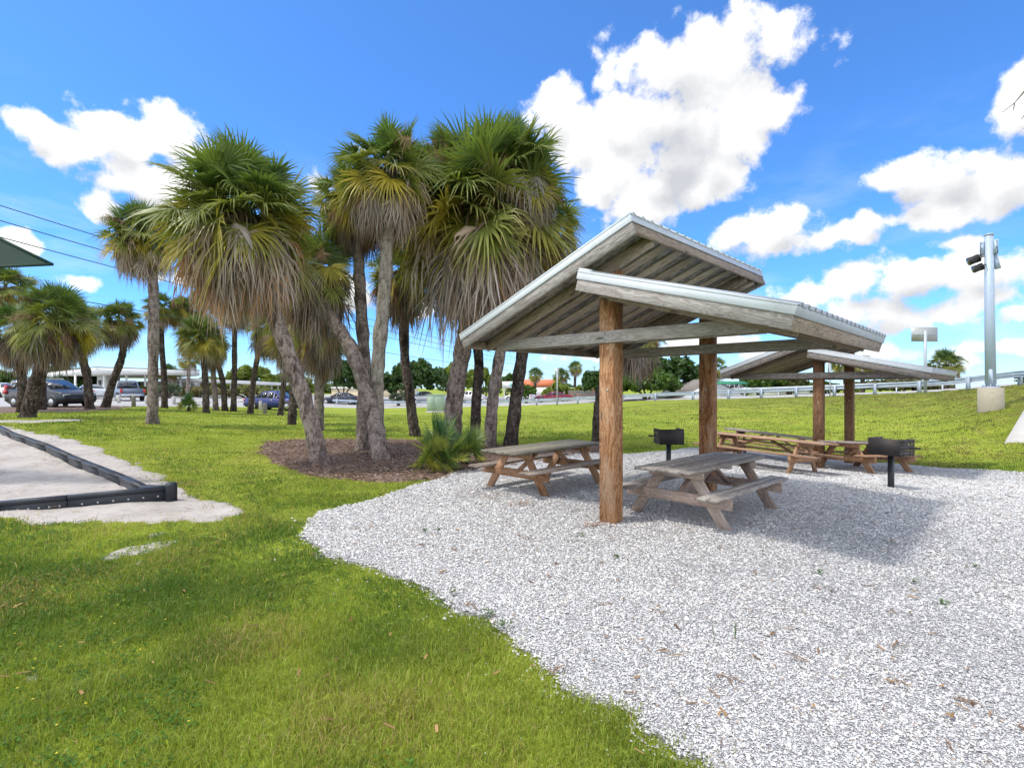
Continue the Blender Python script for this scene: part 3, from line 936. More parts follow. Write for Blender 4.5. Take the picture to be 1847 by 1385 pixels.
# ------------------------------------------------------------------ grills
def grill(loc, rz, label, w=.48, d=.40, h=.29, zb=.62):
    r = thing('park_grill', loc, label, 'grill', rz, 'black park grills on posts')
    m = MB(); m.board((0, 0, -.2), (0, 0, zb), .075, .075, up=(0, 1, 0)); m.build('post', M['black_steel'], r)
    m = MB()
    t = .006
    m.box((0, d / 2, zb + h / 2), (w, t, h))                       # tall back panel
    m.box((0, 0, zb), (w + .004, d + .004, t))
    pan = m
    # side panels with four holes near the front edge
    for sx in (-1, 1):
        x = sx * w / 2
        ys = [-d / 2 + .0, -d / 2 + .055, -d / 2 + .085, -d / 2 + .145, -d / 2 + .175, d / 2 - .004]
        zs = [zb + .004, zb + .07, zb + .11, zb + .18, zb + .22, zb + h]
        for i in range(len(ys) - 1):
            for j in range(len(zs) - 1):
                if i in (1, 3) and j in (1, 3): continue
                pan.box((x, (ys[i] + ys[i + 1]) / 2, (zs[j] + zs[j + 1]) / 2), (t, ys[i + 1] - ys[i], zs[j + 1] - zs[j]))
    m.box((0, -d / 2 - .001, zb + .035), (w - .01, t, .07))
    m.build('firebox', M['rusty'], r)
    m = MB()
    for k in range(14):
        x = -w / 2 + .03 + k * (w - .06) / 13
        m.tube([(x, -d / 2 - .03, zb + .145), (x, d / 2 - .02, zb + .145)], .005, 6)
    m.tube([(-w / 2 - .09, -d / 2 + .07, zb + .138), (w / 2 + .09, -d / 2 + .07, zb + .138)], .010, 8)
    g = m.build('grate', M['black_steel'], r)
    m = MB()
    for sx in (-1, 1): m.tube([(sx * (w / 2 + .05), -d / 2 + .07, zb + .138), (sx * (w / 2 + .13), -d / 2 + .07, zb + .138)], .017, 8)
    m.build('handle', M['black_steel'], g)
    return r


g2 = gp(1607, 883)
grill(g2, radians(114), 'black steel park grill with side holes in the open gravel at the right', w=.52, d=.42)
g1p = on(1206, 10.2)
grill(g1p, radians(184), 'black steel park grill on the gravel edge between the front shelter posts', w=.46, zb=.66)


# ------------------------------------------------------------------ palms
def frond_set(rng, n, kind, R, squash=1.0, upf=1.0, dkf=1.0):
    """returns V, quads, tris, col of n fan fronds about the origin. kind: 'green' | 'dead'"""
    VV, Q, T, C = [], [], [], []
    base = 0
    for i in range(n):
        u = (i + .5) / n
        az = i * 2.39996 + rng.uniform(-.3, .3)
        if kind == 'green':
            th = radians((5 + 126 * u ** .8) * upf + rng.uniform(-14, 14))
            pet = R * (.24 + .42 * rng.random() ** .7)
            blade = R * rng.uniform(.42, .58)
            spread = radians(rng.uniform(95, 135))
            droop = .22 + .38 * u
            nl = 38
            age = u
            g0 = np.array([.08, .13, .04]); g1_ = np.array([.20, .23, .052]); yl = np.array([.46, .37, .05])
            col = g0 + (g1_ - g0) * min(1, age * 1.3 + rng.uniform(-.2, .3))
            if age > .66 and rng.random() < .6: col = col + (yl - col) * rng.uniform(.25, 1.0)
            if age < .35: col = col * np.array([.95, 1.05, 1.15])
        else:
            th = radians(128)
            pet = R * (.42 + .85 * u * squash * rng.uniform(.6, 1.0))
            blade = R * rng.uniform(.34, .56)
            spread = radians(rng.uniform(30, 85))
            droop = .9
            nl = 22
            a = np.array([.48, .355, .28]) * dkf; b = np.array([.50, .43, .39]) * dkf; c = np.array([.52, .30, .18]) * dkf
            k = rng.random()
            col = (a if k < .35 else b if k < .85 else c) * rng.uniform(.5, 1.15)
        d = np.array([sin(th) * cos(az), sin(th) * sin(az), cos(th)])
        # petiole, arching down
        s = np.linspace(0, 1, 5)
        arch = -.10 * pet if kind == 'green' else 0
        Pp = d[None] * (s * pet)[:, None] + np.array([0, 0, 1])[None] * (arch * s ** 2)[:, None]
        side = np.cross(d, [0, 0, 1.0]); nn = np.linalg.norm(side)
        side = side / nn if nn > .05 else np.array([1.0, 0, 0])
        if kind == 'dead':  # hang limp at the end of the petiole
            out = np.array([cos(az), sin(az), 0.0])
            ro = R * rng.uniform(.12, .56) * (1 - .35 * u); zz = R * (.22 + .52 * u * squash * rng.uniform(.7, 1.15))
            Pp = np.stack([out * (R * .08 + ro * sin(t * 1.57)) + np.array([0, 0, -zz * t * t]) for t in s])
        wv = np.array([.022, .017, .014, .011, .010]) * (R / 1.9) * 1.2
        pv = np.concatenate([Pp + side * wv[:, None], Pp - side * wv[:, None]])
        VV.append(pv); C.append(np.tile(np.array([.10, .13, .03]) if kind == 'green' else np.array([.22, .16, .11]), (10, 1)))
        Q.append(np.array([[base + j, base + j + 1, base + 5 + j + 1, base + 5 + j] for j in range(4)]))
        base += 10
        hub = Pp[-1]
        if kind == 'green':
            ax = Pp[-1] - Pp[-2]; ax = ax / np.linalg.norm(ax)
            ax = ax + np.array([0, 0, -.35 * u - .05]) + rng.normal(0, .22, 3); ax /= np.linalg.norm(ax)
        else:
            ax = np.array([cos(az) * .22 * (1 - u) + rng.uniform(-.26, .26), sin(az) * .22 * (1 - u) + rng.uniform(-.26, .26), -1.0]); ax /= np.linalg.norm(ax)
            side = np.array([-sin(az), cos(az), 0])
        roll = rng.uniform(-1.0, 1.0) if kind == 'green' else rng.uniform(-1.2, 1.2)
        nrm = np.cross(side, ax); nrm /= np.linalg.norm(nrm)
        sd2 = side * cos(roll) + nrm * sin(roll)
        nrm2 = np.cross(sd2, ax)
        ph = np.linspace(-spread, spread, nl) + rng.uniform(-.03, .03, nl)
        ln = blade * (1 - .30 * (np.abs(ph) / spread) ** 2) * rng.uniform(.88, 1.06, nl)
        cup = .22 if kind == 'green' else .5
        dirs = ax[None] * np.cos(ph)[:, None] + sd2[None] * np.sin(ph)[:, None] + nrm2[None] * (cup * np.abs(np.sin(ph)) * rng.uniform(.3, 1.3, nl))[:, None]
        dirs /= np.linalg.norm(dirs, axis=1)[:, None]
        tng = -ax[None] * np.sin(ph)[:, None] + sd2[None] * np.cos(ph)[:, None]
        tv = np.array([0.03, .38, .72, 1.0])
        wd = np.array([.10, 1.0, .62, .0]) * (.028 if kind == 'green' else .020) * (R / 1.9)
        # width at 38% fills the fan between neighbours
        fillw = .38 * blade * (2 * spread / nl) * .40
        wd = wd.copy(); wd[1] = max(wd[1], fillw) if kind == 'green' else wd[1]
        wd[2] = wd[1] * (.40 if kind == 'green' else .6)
        dk = droop * blade * rng.uniform(.3, 1.6, nl) * upf ** 3
        rows = []
        for j, t in enumerate(tv):
            P0 = hub[None] + dirs * (ln * t)[:, None]
            if t > .38: P0 = P0 + np.array([0, 0, -1.0])[None] * (dk * (t - .38) ** 2 * 1.5)[:, None]
            if kind == 'dead': P0 = P0 + tng * (rng.uniform(-.05, .05, nl) * t * R)[:, None] + nrm2[None] * (rng.uniform(-.06, .06, nl) * t * R)[:, None]
            if j < 3:
                fold = nrm2[None] * (wd[j] * .45 * (-1) ** np.arange(nl))[:, None]
                rows.append(P0 + tng * wd[j] + fold); rows.append(P0 - tng * wd[j] - fold)
            else: rows.append(P0)
        V = np.stack(rows, 1).reshape(-1, 3)          # 7 per leaflet
        b_ = base + np.arange(nl) * 7
        Q.append(np.stack([b_, b_ + 1, b_ + 3, b_ + 2], 1)); Q.append(np.stack([b_ + 2, b_ + 3, b_ + 5, b_ + 4], 1))
        T.append(np.stack([b_ + 4, b_ + 5, b_ + 6], 1))
        cv = np.clip(col[None] * rng.uniform(.8, 1.2, nl)[:, None], 0, 1)
        cv = np.repeat(cv, 7, 0)
        if kind == 'green' and u > .6:      # yellow tips on old leaves
            tipm = np.tile(np.array([0, 0, 0, 0, .35, .35, .8]), nl)[:, None] * rng.uniform(.2, 1)
            cv = cv + (np.array([.30, .22, .08]) - cv) * tipm
        VV.append(V); C.append(cv)
        base += len(V)
    return np.concatenate(VV), np.concatenate(Q), np.concatenate(T), np.concatenate(C)


def stalk_set(rng, n, R):
    """dry branched flower stalks among the fronds"""
    VV, Tn, C = [], [], []
    b = 0
    for i in range(n):
        az = rng.uniform(0, 2 * pi); th = radians(rng.uniform(20, 80))
        d = np.array([sin(th) * cos(az), sin(th) * sin(az), cos(th)])
        L = R * rng.uniform(.75, 1.1)
        for k in range(130):
            t = rng.uniform(.45, 1)
            P0 = d * L * t + np.array([0, 0, -.35 * L * t ** 3])
            q = rng.normal(size=3); q[2] -= .6; q /= np.linalg.norm(q)
            l = R * rng.uniform(.08, .24)
            P1 = P0 + q * l * .6; P2 = P0 + q * l + np.array([0, 0, -.25 * l])
            w = np.cross(q, rng.normal(size=3)); w = w / np.linalg.norm(w) * .004 * R
            VV += [P0 - w, P0 + w, P1 + w, P1 - w, P2]
            Tn += [[b, b + 1, b + 2], [b, b + 2, b + 3], [b + 3, b + 2, b + 4]]
            b += 5
            c = np.array([.30, .20, .135]) * rng.uniform(.6, 1.3); C += [c] * 5
    return np.array(VV), np.array(Tn), np.array(C)


CROWNS = {}


def crown_meshes(kind):
    if kind in CROWNS: return CROWNS[kind]
    ng, nd, ns, seed, sq = {'big': (98, 190, 8, 1, .85), 'bigb': (104, 190, 9, 2, .85), 'mid': (62, 62, 5, 3, .9), 'midb': (54, 70, 4, 4, .95), 'small': (50, 28, 2, 5, .7), 'green': (64, 8, 0, 6, .4), 'shag': (36, 90, 3, 8, 1.35), 'far': (46, 18, 0, 9, .6)}[kind]
    rng = np.random.default_rng(seed)
    R = 1.9
    V, Q, T, C = frond_set(rng, ng, 'green', R)
    g = np_mesh('fronds', V, [Q, T], M['frond'], None, {'col': C})
    V, Q, T, C = frond_set(rng, nd, 'dead', R, sq, 1.0, .62 if kind in ('shag', 'midb') else 1.0)
    d = np_mesh('dead_fronds', V, [Q, T], M['dead'], None, {'col': C})
    out = [('fronds', g.data), ('dead_fronds', d.data)]
    bpy.data.objects.remove(g); bpy.data.objects.remove(d)
    if ns:
        V, T, C = stalk_set(rng, ns, R)
        s_ = np_mesh('flower_stalks', V, T, M['dead'], None, {'col': C})
        out.append(('flower_stalks', s_.data)); bpy.data.objects.remove(s_)
    CROWNS[kind] = out
    return out


def catmull(P, n=8):
    P = [Vector(p) for p in P]
    P = [P[0] * 2 - P[1]] + P + [P[-1] * 2 - P[-2]]
    out = []
    for i in range(1, len(P) - 2):
        for k in range(n):
            t = k / n
            a, b, c, d = P[i - 1], P[i], P[i + 1], P[i + 2]
            out.append(.5 * ((2 * b) + (c - a) * t + (2 * a - 5 * b + 4 * c - d) * t * t + (3 * b - a - 3 * c + d) * t ** 3))
    out.append(P[-2])
    return out


PALM_GROUP = {}


def palm(base, pts, rpx, kind, label, tmat='trunk', r=.18, group=None, D=None, lean=0.0, spin=None, rr=None):
    """base: photo pixel of the foot; pts: pixels up the trunk ending at the crown's heart; lean: depth change at the top"""
    b = gp(*base) if D is None else on(base[0], D)
    D0 = b.y
    P = [b - Vector((0, 0, .15))]
    n = len(pts)
    for i, (x, y) in enumerate(pts): P.append(at(x, y, D0 + lean * (i + 1) / n))
    root = thing('palm_tree', b, label, 'palm tree', 0, group)
    P = [p - b for p in P]
    C = catmull(P, 9 if n < 4 else 7)
    m = len(C)
    rad = []
    for i in range(m):
        t = i / (m - 1)
        k = 1 + .35 * math.exp(-t * 14) + .05 * sin(i * 1.9) + .03 * sin(i * 5.3)
        rad.append(r * k * (1 - .08 * t))
    tb = MB(); tb.tube(C, r, 14, True, rad)
    # displace slightly for a rough surface
    tb.v[0] = tb.v[0] + RNG.normal(0, r * .05, tb.v[0].shape)
    tb.build('trunk', M[tmat], root, True)
    if kind:
        top = C[-1]
        R = rr if rr else rpx * (D0 + lean) / FPX
        s = R / 1.93
        sp = random.uniform(0, 6.28) if spin is None else spin
        crown = None
        for (nm, me) in crown_meshes(kind):
            o = bpy.data.objects.new(nm, me); COL.objects.link(o)
            o.parent = root; o.location = top; o.rotation_euler = (0, 0, sp); o.scale = (s, s, s)
    return root


GC = 'cabbage palms around the mulch bed'
palm((580, 838), [(560, 760), (528, 660), (490, 560), (448, 450), (434, 388)], 156, 'big', 'large leaning palm with broad green crown and shaggy brown skirt, left of the central group', 'trunk_pink', .175, GC, lean=-.6, spin=.4)
palm((690, 831), [(676, 765), (652, 680), (628, 620), (590, 560), (572, 480)], 100, 'shag', 'cabbage palm whose dark trunk leans left across its neighbour behind the big shaggy crown', 'trunk', .19, GC, lean=1.6, spin=2.0)
palm((682, 822), [(680, 740), (681, 660), (692, 540), (699, 420), (700, 310)], 112, 'mid', 'tallest slender pale trunked palm rising from behind the crossed trunks', 'trunk_pale', .175, GC, lean=.3, spin=1.2)
palm((655, 815), [(655, 740), (657, 650), (650, 540), (646, 450), (640, 362)], 88, 'midb', 'palm with dark straight trunk just left of the tall pale trunk', 'trunk', .165, GC, lean=.8, spin=.9)
palm((750, 787), [(741, 730), (731, 650), (727, 560), (722, 490)], 74, 'shag', 'palm with slim dark curved trunk and drooping dead fronds left of the palmetto clump', 'trunk_dark', .17, GC, lean=.4, spin=3.0)
palm((815, 800), [(818, 740), (827, 670), (840, 600), (852, 500), (864, 378)], 186, 'bigb', 'biggest palm with thick pale pinkish trunk behind the palmetto and a huge shaggy crown', 'trunk_pink', .27, GC, lean=-.8, spin=2.2)
palm((856, 802), [(859, 720), (863, 640), (840, 480), (800, 318)], 100, 'mid', 'palm with thin straight dark trunk directly right of the thick trunk', 'trunk_dark', .15, GC, lean=-.4, spin=4.0)
palm((884, 806), [(888, 730), (900, 650), (925, 500), (925, 305)], 112, 'midb', 'second palm right of the thick trunk, leaning slightly right, crown joined with the big one', 'trunk', .17, GC, lean=-.6, spin=5.0)
palm((920, 805), [(932, 710), (942, 640), (965, 520), (978, 400)], 88, 'midb', 'rightmost leaning dark palm trunk seen left of the shelter post below the roof', 'trunk_dark', .19, GC, lean=.3, spin=.2)
palm((1077, 800), [(1080, 740), (1090, 690), (1120, 640), (1150, 598)], 62, 'shag', 'palm hidden behind the front shelter post with a dead skirt showing under the roof', 'trunk_dark', .16, GC, lean=-1.0, spin=1.5)
GL = 'palms on the lawn at the left'
palm((275, 765), [(276, 680), (277, 560), (274, 490), (258, 425)], 74, 'mid', 'tall straight spotted trunk palm standing alone on the left lawn', 'trunk', .17, GL, spin=.3)
palm((372, 745), [(371, 700), (368, 655), (362, 606)], 52, 'green', 'short bright green palm on the left lawn in front of the parking lot', 'trunk_dark', .17, GL, spin=1.0)
palm((297, 733), [(296, 680), (291, 610), (294, 555)], 38, 'small', 'slender palm just right of the tall straight trunk, thin crown', 'trunk_dark', .17, GL, D=33)
palm((188, 733), [(203, 690), (221, 640), (222, 600), (215, 578)], 45, 'midb', 'palm with S curved trunk in front of the grey pickup', 'trunk_dark', .19, GL, D=29)
palm((162, 731), [(157, 680), (146, 630), (140, 582)], 52, 'midb', 'palm with trunk curving left in front of the wagon bonnet', 'trunk_dark', .19, GL, D=27)
palm((48, 753), [(62, 700), (82, 640), (98, 575)], 78, 'midb', 'leaning palm with thick dark trunk and yellowing fronds in front of the grey wagon', 'trunk_dark', .24, GL, spin=2.5)
palm((38, 737), [(40, 700), (38, 660), (30, 590)], 60, 'shag', 'palm beside the leaning trunk at the far left, hanging dead fronds', 'trunk_dark', .17, GL, D=23)
palm((75, 731), [(75, 690), (60, 620), (10, 520)], 56, 'midb', 'tall palm cut by the left edge of the view above the wagon', 'trunk_dark', .17, GL, D=25, spin=.7)
palm((390, 735), [(386, 690), (380, 640), (362, 590), (345, 560)], 42, 'mid', 'palm with pale thin trunk right behind the bright green palm', 'trunk', .16, GL, D=34)
palm((406, 735), [(402, 690), (393, 655), (384, 620)], 36, 'shag', 'bowed palm trunk second to the right of the bright green palm', 'trunk_dark', .17, GL, D=34)
palm((421, 735), [(423, 660), (423, 590), (424, 545)], 45, 'midb', 'straight slim palm trunk hidden above by the big shaggy skirt', 'trunk_dark', .17, GL, D=34)
palm((451, 735), [(458, 680), (468, 630), (480, 590)], 44, 'shag', 'thin palm leaning right beside the blue sedan', 'trunk_dark', .16, GL, D=32)
palm((526, 766), [(529, 720), (531, 670), (535, 590)], 66, 'shag', 'palm with short dark trunk and shaggy skirt behind the big leaning palm', 'trunk_dark', .17, GL, spin=1.7)
palm((505, 737), [(512, 690), (517, 640), (520, 610)], 40, 'shag', 'thin dark palm trunk leaning right in front of the blue sedan rear', 'trunk_dark', .15, GL, D=31)
palm((574, 776), [(576, 700), (578, 650), (580, 595)], 66, 'shag', 'palm with grey trunk half hidden behind the big leaning trunk, orange brown skirt', 'trunk', .18, GL, spin=2.7)
GF = 'distant palms beyond the road'
palm((305, 705), [(305, 690), (305, 672)], 21, 'far', 'small far palm by the white flat roofed building', 'trunk', .2, GF, D=62)
palm((338, 712), [(340, 680), (342, 650)], 22, 'far', 'small far palm above the covered walkway', 'trunk', .2, GF, D=60)
palm((964, 712), [(965, 695), (966, 676)], 17, 'far', 'distant palm in front of the orange roofed house, leftmost of three', 'trunk_dark', .22, GF, D=78)
palm((1012, 712), [(1013, 695), (1013, 678)], 19, 'far', 'distant palm behind the street sign pole', 'trunk_dark', .22, GF, D=76)
palm((1037, 712), [(1037, 690), (1038, 664)], 17, 'far', 'distant taller palm with bare trunk between fence and sign pole', 'trunk_dark', .2, GF, D=76)
palm((1286, 712), [(1288, 690), (1290, 664)], 26, 'far', 'distant yellowish palm showing right of the rear shelter post', 'trunk_dark', .2, GF, D=52)
palm((1525, 712), [(1525, 690), (1526, 655)], 28, 'far', 'distant palm showing under the far shelter roof, left one', 'trunk_dark', .2, GF, D=48)
palm((1556, 711), [(1556, 690), (1557, 660)], 24, 'far', 'distant palm showing under the far shelter roof, right one', 'trunk_dark', .2, GF, D=50)
palm((1706, 705), [(1706, 690), (1706, 656)], 35, 'far', 'palm beyond the guardrail right of the blank road sign', 'trunk_dark', .22, GF, D=46, spin=.5)


# palmetto clumps and grassy plants
def palmetto(loc, R, n, label, seed, up=.55):
    rng = np.random.default_rng(seed)
    r = thing('palmetto', loc, label, 'palmetto')
    V, Q, T, C = frond_set(rng, n, 'green', R, 1.0, .52)
    V[:, 2] *= 1.35; V[:, :2] *= .8
    V[:, 2] = np.where(V[:, 2] < .02, np.abs(V[:, 2]) * .3 + .02, V[:, 2])
    C = C * np.array([.85, 1.02, 1.05])
    np_mesh('fronds', V, [Q, T], M['frond'], r, {'col': C})
    m = MB(); m.tube([(0, 0, -.1), (.05, 0, .25)], .12, 10, True, [.13, .08]); m.build('stem', M['trunk_dark'], r, True)
    return r


palmetto(gp(795, 850), .98, 32, 'large spiky saw palmetto clump in the mulch in front of the thick trunk', 31)
palmetto(gp(838, 838), .95, 13, 'smaller saw palmetto clump right of the large one, beside the dark table', 32)
palmetto(on(340, 31), .95, 18, 'small palmetto at the edge of the lot between the left lawn palms', 33)
palmetto(gp(866, 812), .32, 10, 'tiny palmetto at the foot of the thin straight palm', 34)


# ------------------------------------------------------------------ broadleaf trees and shrubs
def leafy(name, base, blobs, n, leaf, cols, label, cat, trunk=None, group=None, seed=0, mat='leaf'):
    """blobs: (dx, dy, dz, rx, ry, rz) lumps of the crown relative to the foot"""
    rng = np.random.default_rng(seed + 100)
    r = thing(name, base, label, cat, 0, group)
    # break each lump into clusters
    B = np.array(blobs, float)
    vol = (B[:, 3] * B[:, 4] * B[:, 5]) ** .66
    n = int(n * 1.5); nc = max(40, int(n / 34))
    bi = rng.choice(len(B), nc, p=vol / vol.sum())
    d = rng.normal(size=(nc, 3)); d /= np.linalg.norm(d, axis=1)[:, None]
    d[:, 2] = np.where(d[:, 2] < -.3, -d[:, 2], d[:, 2])
    rad = rng.uniform(.62, 1.0, nc) ** .6
    cc = B[bi, :3] + d * B[bi, 3:6] * rad[:, None]
    cr = (B[bi, 3:6].mean(1) * rng.uniform(.16, .32, nc))
    ctone = rng.random(nc)
    ci = rng.integers(0, nc, n)
    q = rng.normal(size=(n, 3)); q /= np.linalg.norm(q, axis=1)[:, None]
    P = cc[ci] + q * (cr[ci] * rng.uniform(.5, 1.0, n) ** .5)[:, None]
    P[:, 2] = np.maximum(P[:, 2], .04)
    nr = q * .7 + rng.normal(size=(n, 3)) * .6 + np.array([0, 0, .35]); nr /= np.linalg.norm(nr, axis=1)[:, None]
    a = np.cross(nr, rng.normal(size=(n, 3))); a /= np.linalg.norm(a, axis=1)[:, None]
    b = np.cross(nr, a)
    s = leaf * rng.uniform(.6, 1.25, n)[:, None]
    V = np.stack([P + a * s, P + b * s * .6 + nr * s * .12, P - a * s, P - b * s * .6 + nr * s * .12], 1).reshape(-1, 3)
    F = np.arange(n * 4).reshape(-1, 4)
    C0, C1 = np.array(cols[0]), np.array(cols[1])
    t = np.clip(ctone[ci] * .6 + rng.random(n) * .5, 0, 1)[:, None]
    C = np.repeat(C0 + (C1 - C0) * t, 4, 0)
    np_mesh('foliage', V, F, M[mat], r, {'col': C})
    h = B[:, 2].mean()
    tb = MB(); tr = trunk or .12
    for k in range(3 if trunk else 2):
        e = B[k % len(B)]
        tb.tube([(k * .15 - .1, 0, -.2), (e[0] * .3, e[1] * .3, h * .45), (e[0] * .8, e[1] * .8, e[2])], tr, 8, True, [tr, tr * .75, tr * .4])
    tb.build('trunk', M['bark'], r, True)
    return r


def blobs_for(w, h, depth, k, seed, z0=.15):
    rng = np.random.default_rng(seed)
    out = []
    for i in range(k):
        x = (i + .5) / k * w - w / 2 + rng.uniform(-.08, .08) * w
        hh = h * (1 - .35 * abs(2 * x / w) ** 2) * rng.uniform(.85, 1.0)
        rz = hh * (.5 - z0 * .5)
        out.append((x, rng.uniform(-.2, .2) * depth, hh - rz, w / k * .75, depth * .5, rz))
    return out


def hedge(px0, px1, ytop, ybot, D, label, cols, seed, leaf=.22, n=3600, name='tree', cat='tree', k=4, z0=.15, group='trees and shrubs beyond the road', trunk=.14):
    c = (px0 + px1) / 2
    b = on(c, D)
    w = (px1 - px0) * D / FPX
    top = EYE + (HOR - ytop) * D / FPX
    h = top - b.z
    return leafy(name, b, blobs_for(w, h, min(w * .7, 6), k, seed, z0), n, leaf, cols, label, cat, trunk, group, seed)


DK = ((.018, .045, .010), (.06, .125, .022))
MD = ((.035, .075, .014), (.11, .19, .03))
YG = ((.09, .14, .018), (.24, .29, .045))
BL = ((.07, .10, .06), (.16, .20, .13))
hedge(585, 652, 640, 706, 72, 'dark rounded tree behind the black sedan', DK, 1, .26, 4200, k=3, z0=.06)
hedge(640, 692, 655, 706, 74, 'dark rounded tree between the crossed palm trunks', DK, 2, .26, 3200, k=3, z0=.06)
hedge(693, 800, 642, 706, 70, 'wide dark green domed tree left of the utility cabinet', DK, 3, .26, 6500, k=5, z0=.06)
hedge(795, 850, 652, 708, 80, 'lighter green tree behind the thick palm trunk', YG, 4, .28, 3000, k=3)
hedge(845, 900, 655, 708, 82, 'yellow green tree behind the thin straight palm trunks', YG, 5, .28, 3000, k=3)
hedge(898, 930, 672, 708, 90, 'small round green tree behind the white teal sign', MD, 6, .28, 1800, k=2)
hedge(935, 965, 690, 714, 66, 'bright green shrub left of the red coupe', MD, 7, .22, 1500, 'shrub', 'shrub', k=2)
hedge(1060, 1150, 655, 716, 58, 'dark sea grape tree behind the front shelter post', DK, 8, .24, 5200, k=4)
hedge(1118, 1215, 668, 718, 54, 'bushy mid green sea grape in front of the taller dark one', MD, 9, .22, 5600, k=4)
hedge(1150, 1262, 640, 716, 60, 'tall dark sea grape between the shelter posts', DK, 10, .26, 6500, k=4)
hedge(1246, 1290, 655, 716, 62, 'dark tree behind the rear shelter post', DK, 11, .26, 2400, k=2)
hedge(424, 490, 654, 700, 84, 'tall yellow green sea grape above the covered walkway', YG, 12, .30, 4200, k=4)
hedge(360, 425, 676, 702, 82, 'low yellow green hedge behind the covered walkway', YG, 13, .28, 2600, 'shrub', 'shrub', k=4)
hedge(482, 560, 672, 703, 84, 'yellow green hedge at the right end of the walkway', YG, 14, .28, 3000, 'shrub', 'shrub', k=4)
hedge(92, 152, 652, 712, 80, 'round green sea grape behind the white flat roof', MD, 15, .28, 3800, k=3)
hedge(-40, 50, 668, 712, 72, 'olive green bush mass at the far left edge', MD, 16, .28, 3200, 'shrub', 'shrub', k=4)
hedge(50, 100, 672, 712, 76, 'green bush behind the wagon roof', MD, 17, .28, 2400, 'shrub', 'shrub', k=3)
hedge(96, 176, 674, 722, 66, 'tangled dark shrub under the white flat roof', DK, 18, .2, 3000, 'shrub', 'shrub', k=4)
hedge(238, 276, 697, 722, 58, 'green shrub right of the grey pickup', MD, 19, .18, 2200, 'shrub', 'shrub', k=3)
hedge(283, 322, 690, 720, 56, 'silvery grey green shrub behind the tall left palm', BL, 20, .16, 2600, 'shrub', 'shrub', k=3)
hedge(320, 400, 697, 718, 62, 'low dry dune bush under the walkway roof', ((.10, .10, .04), (.26, .22, .09)), 21, .2, 2600, 'shrub', 'shrub', k=5)
hedge(400, 500, 697, 717, 66, 'low dune grass bush along the walkway columns', ((.09, .11, .03), (.25, .24, .08)), 22, .2, 2800, 'shrub', 'shrub', k=6)
hedge(706, 732, 705, 721, 62, 'silvery round shrub by the tan wall', BL, 23, .14, 1200, 'shrub', 'shrub', k=2)
hedge(1095, 1120, 702, 724, 54, 'low green bush at the left of the road bank', MD, 24, .18, 1200, 'shrub', 'shrub', k=2)
hedge(1340, 1400, 668, 714, 64, 'bushy tree beyond the road under the far shelter roof', MD, 25, .24, 2800, k=3)
hedge(1396, 1450, 674, 714, 66, 'olive tree beyond the road left of the far shelter post', ((.05, .07, .02), (.15, .16, .05)), 26, .24, 2400, k=3)
hedge(1460, 1520, 690, 712, 60, 'low green shrub beyond the guardrail behind the far shelter post', MD, 27, .2, 1800, 'shrub', 'shrub', k=3)
hedge(1560, 1700, 686, 708, 56, 'brown green scrub beyond the guardrail at the right', ((.05, .06, .02), (.17, .16, .06)), 28, .2, 3400, 'shrub', 'shrub', k=6)
hedge(1040, 1066, 690, 712, 74, 'yellow leaved bush by the orange roof', YG, 29, .24, 1200, 'shrub', 'shrub', k=2)
hedge(985, 1036, 690, 712, 72, 'row of small yellow green palms like bushes before the pink house', YG, 30, .3, 1500, 'shrub', 'shrub', k=4)
for (a, b_, y, D, lab, sd_) in [(505, 700, 694, 112, 'low tree line far behind the tan wall', 43), (880, 1075, 694, 150, 'low tree line far behind the orange roofed house', 44), (-60, 110, 690, 112, 'low tree line far behind the wagon', 45), (320, 520, 692, 108, 'low tree line far behind the covered walkway', 46), (1300, 1520, 690, 120, 'low tree line far behind the far shelter', 47), (-400, -60, 640, 95, 'long tree line beyond the left edge', 41), (1850, 2200, 655, 90, 'tree line beyond the right edge', 42)]:
    hedge(a, b_, y, 700, D, lab, MD, sd_, .45, 4000, k=7)


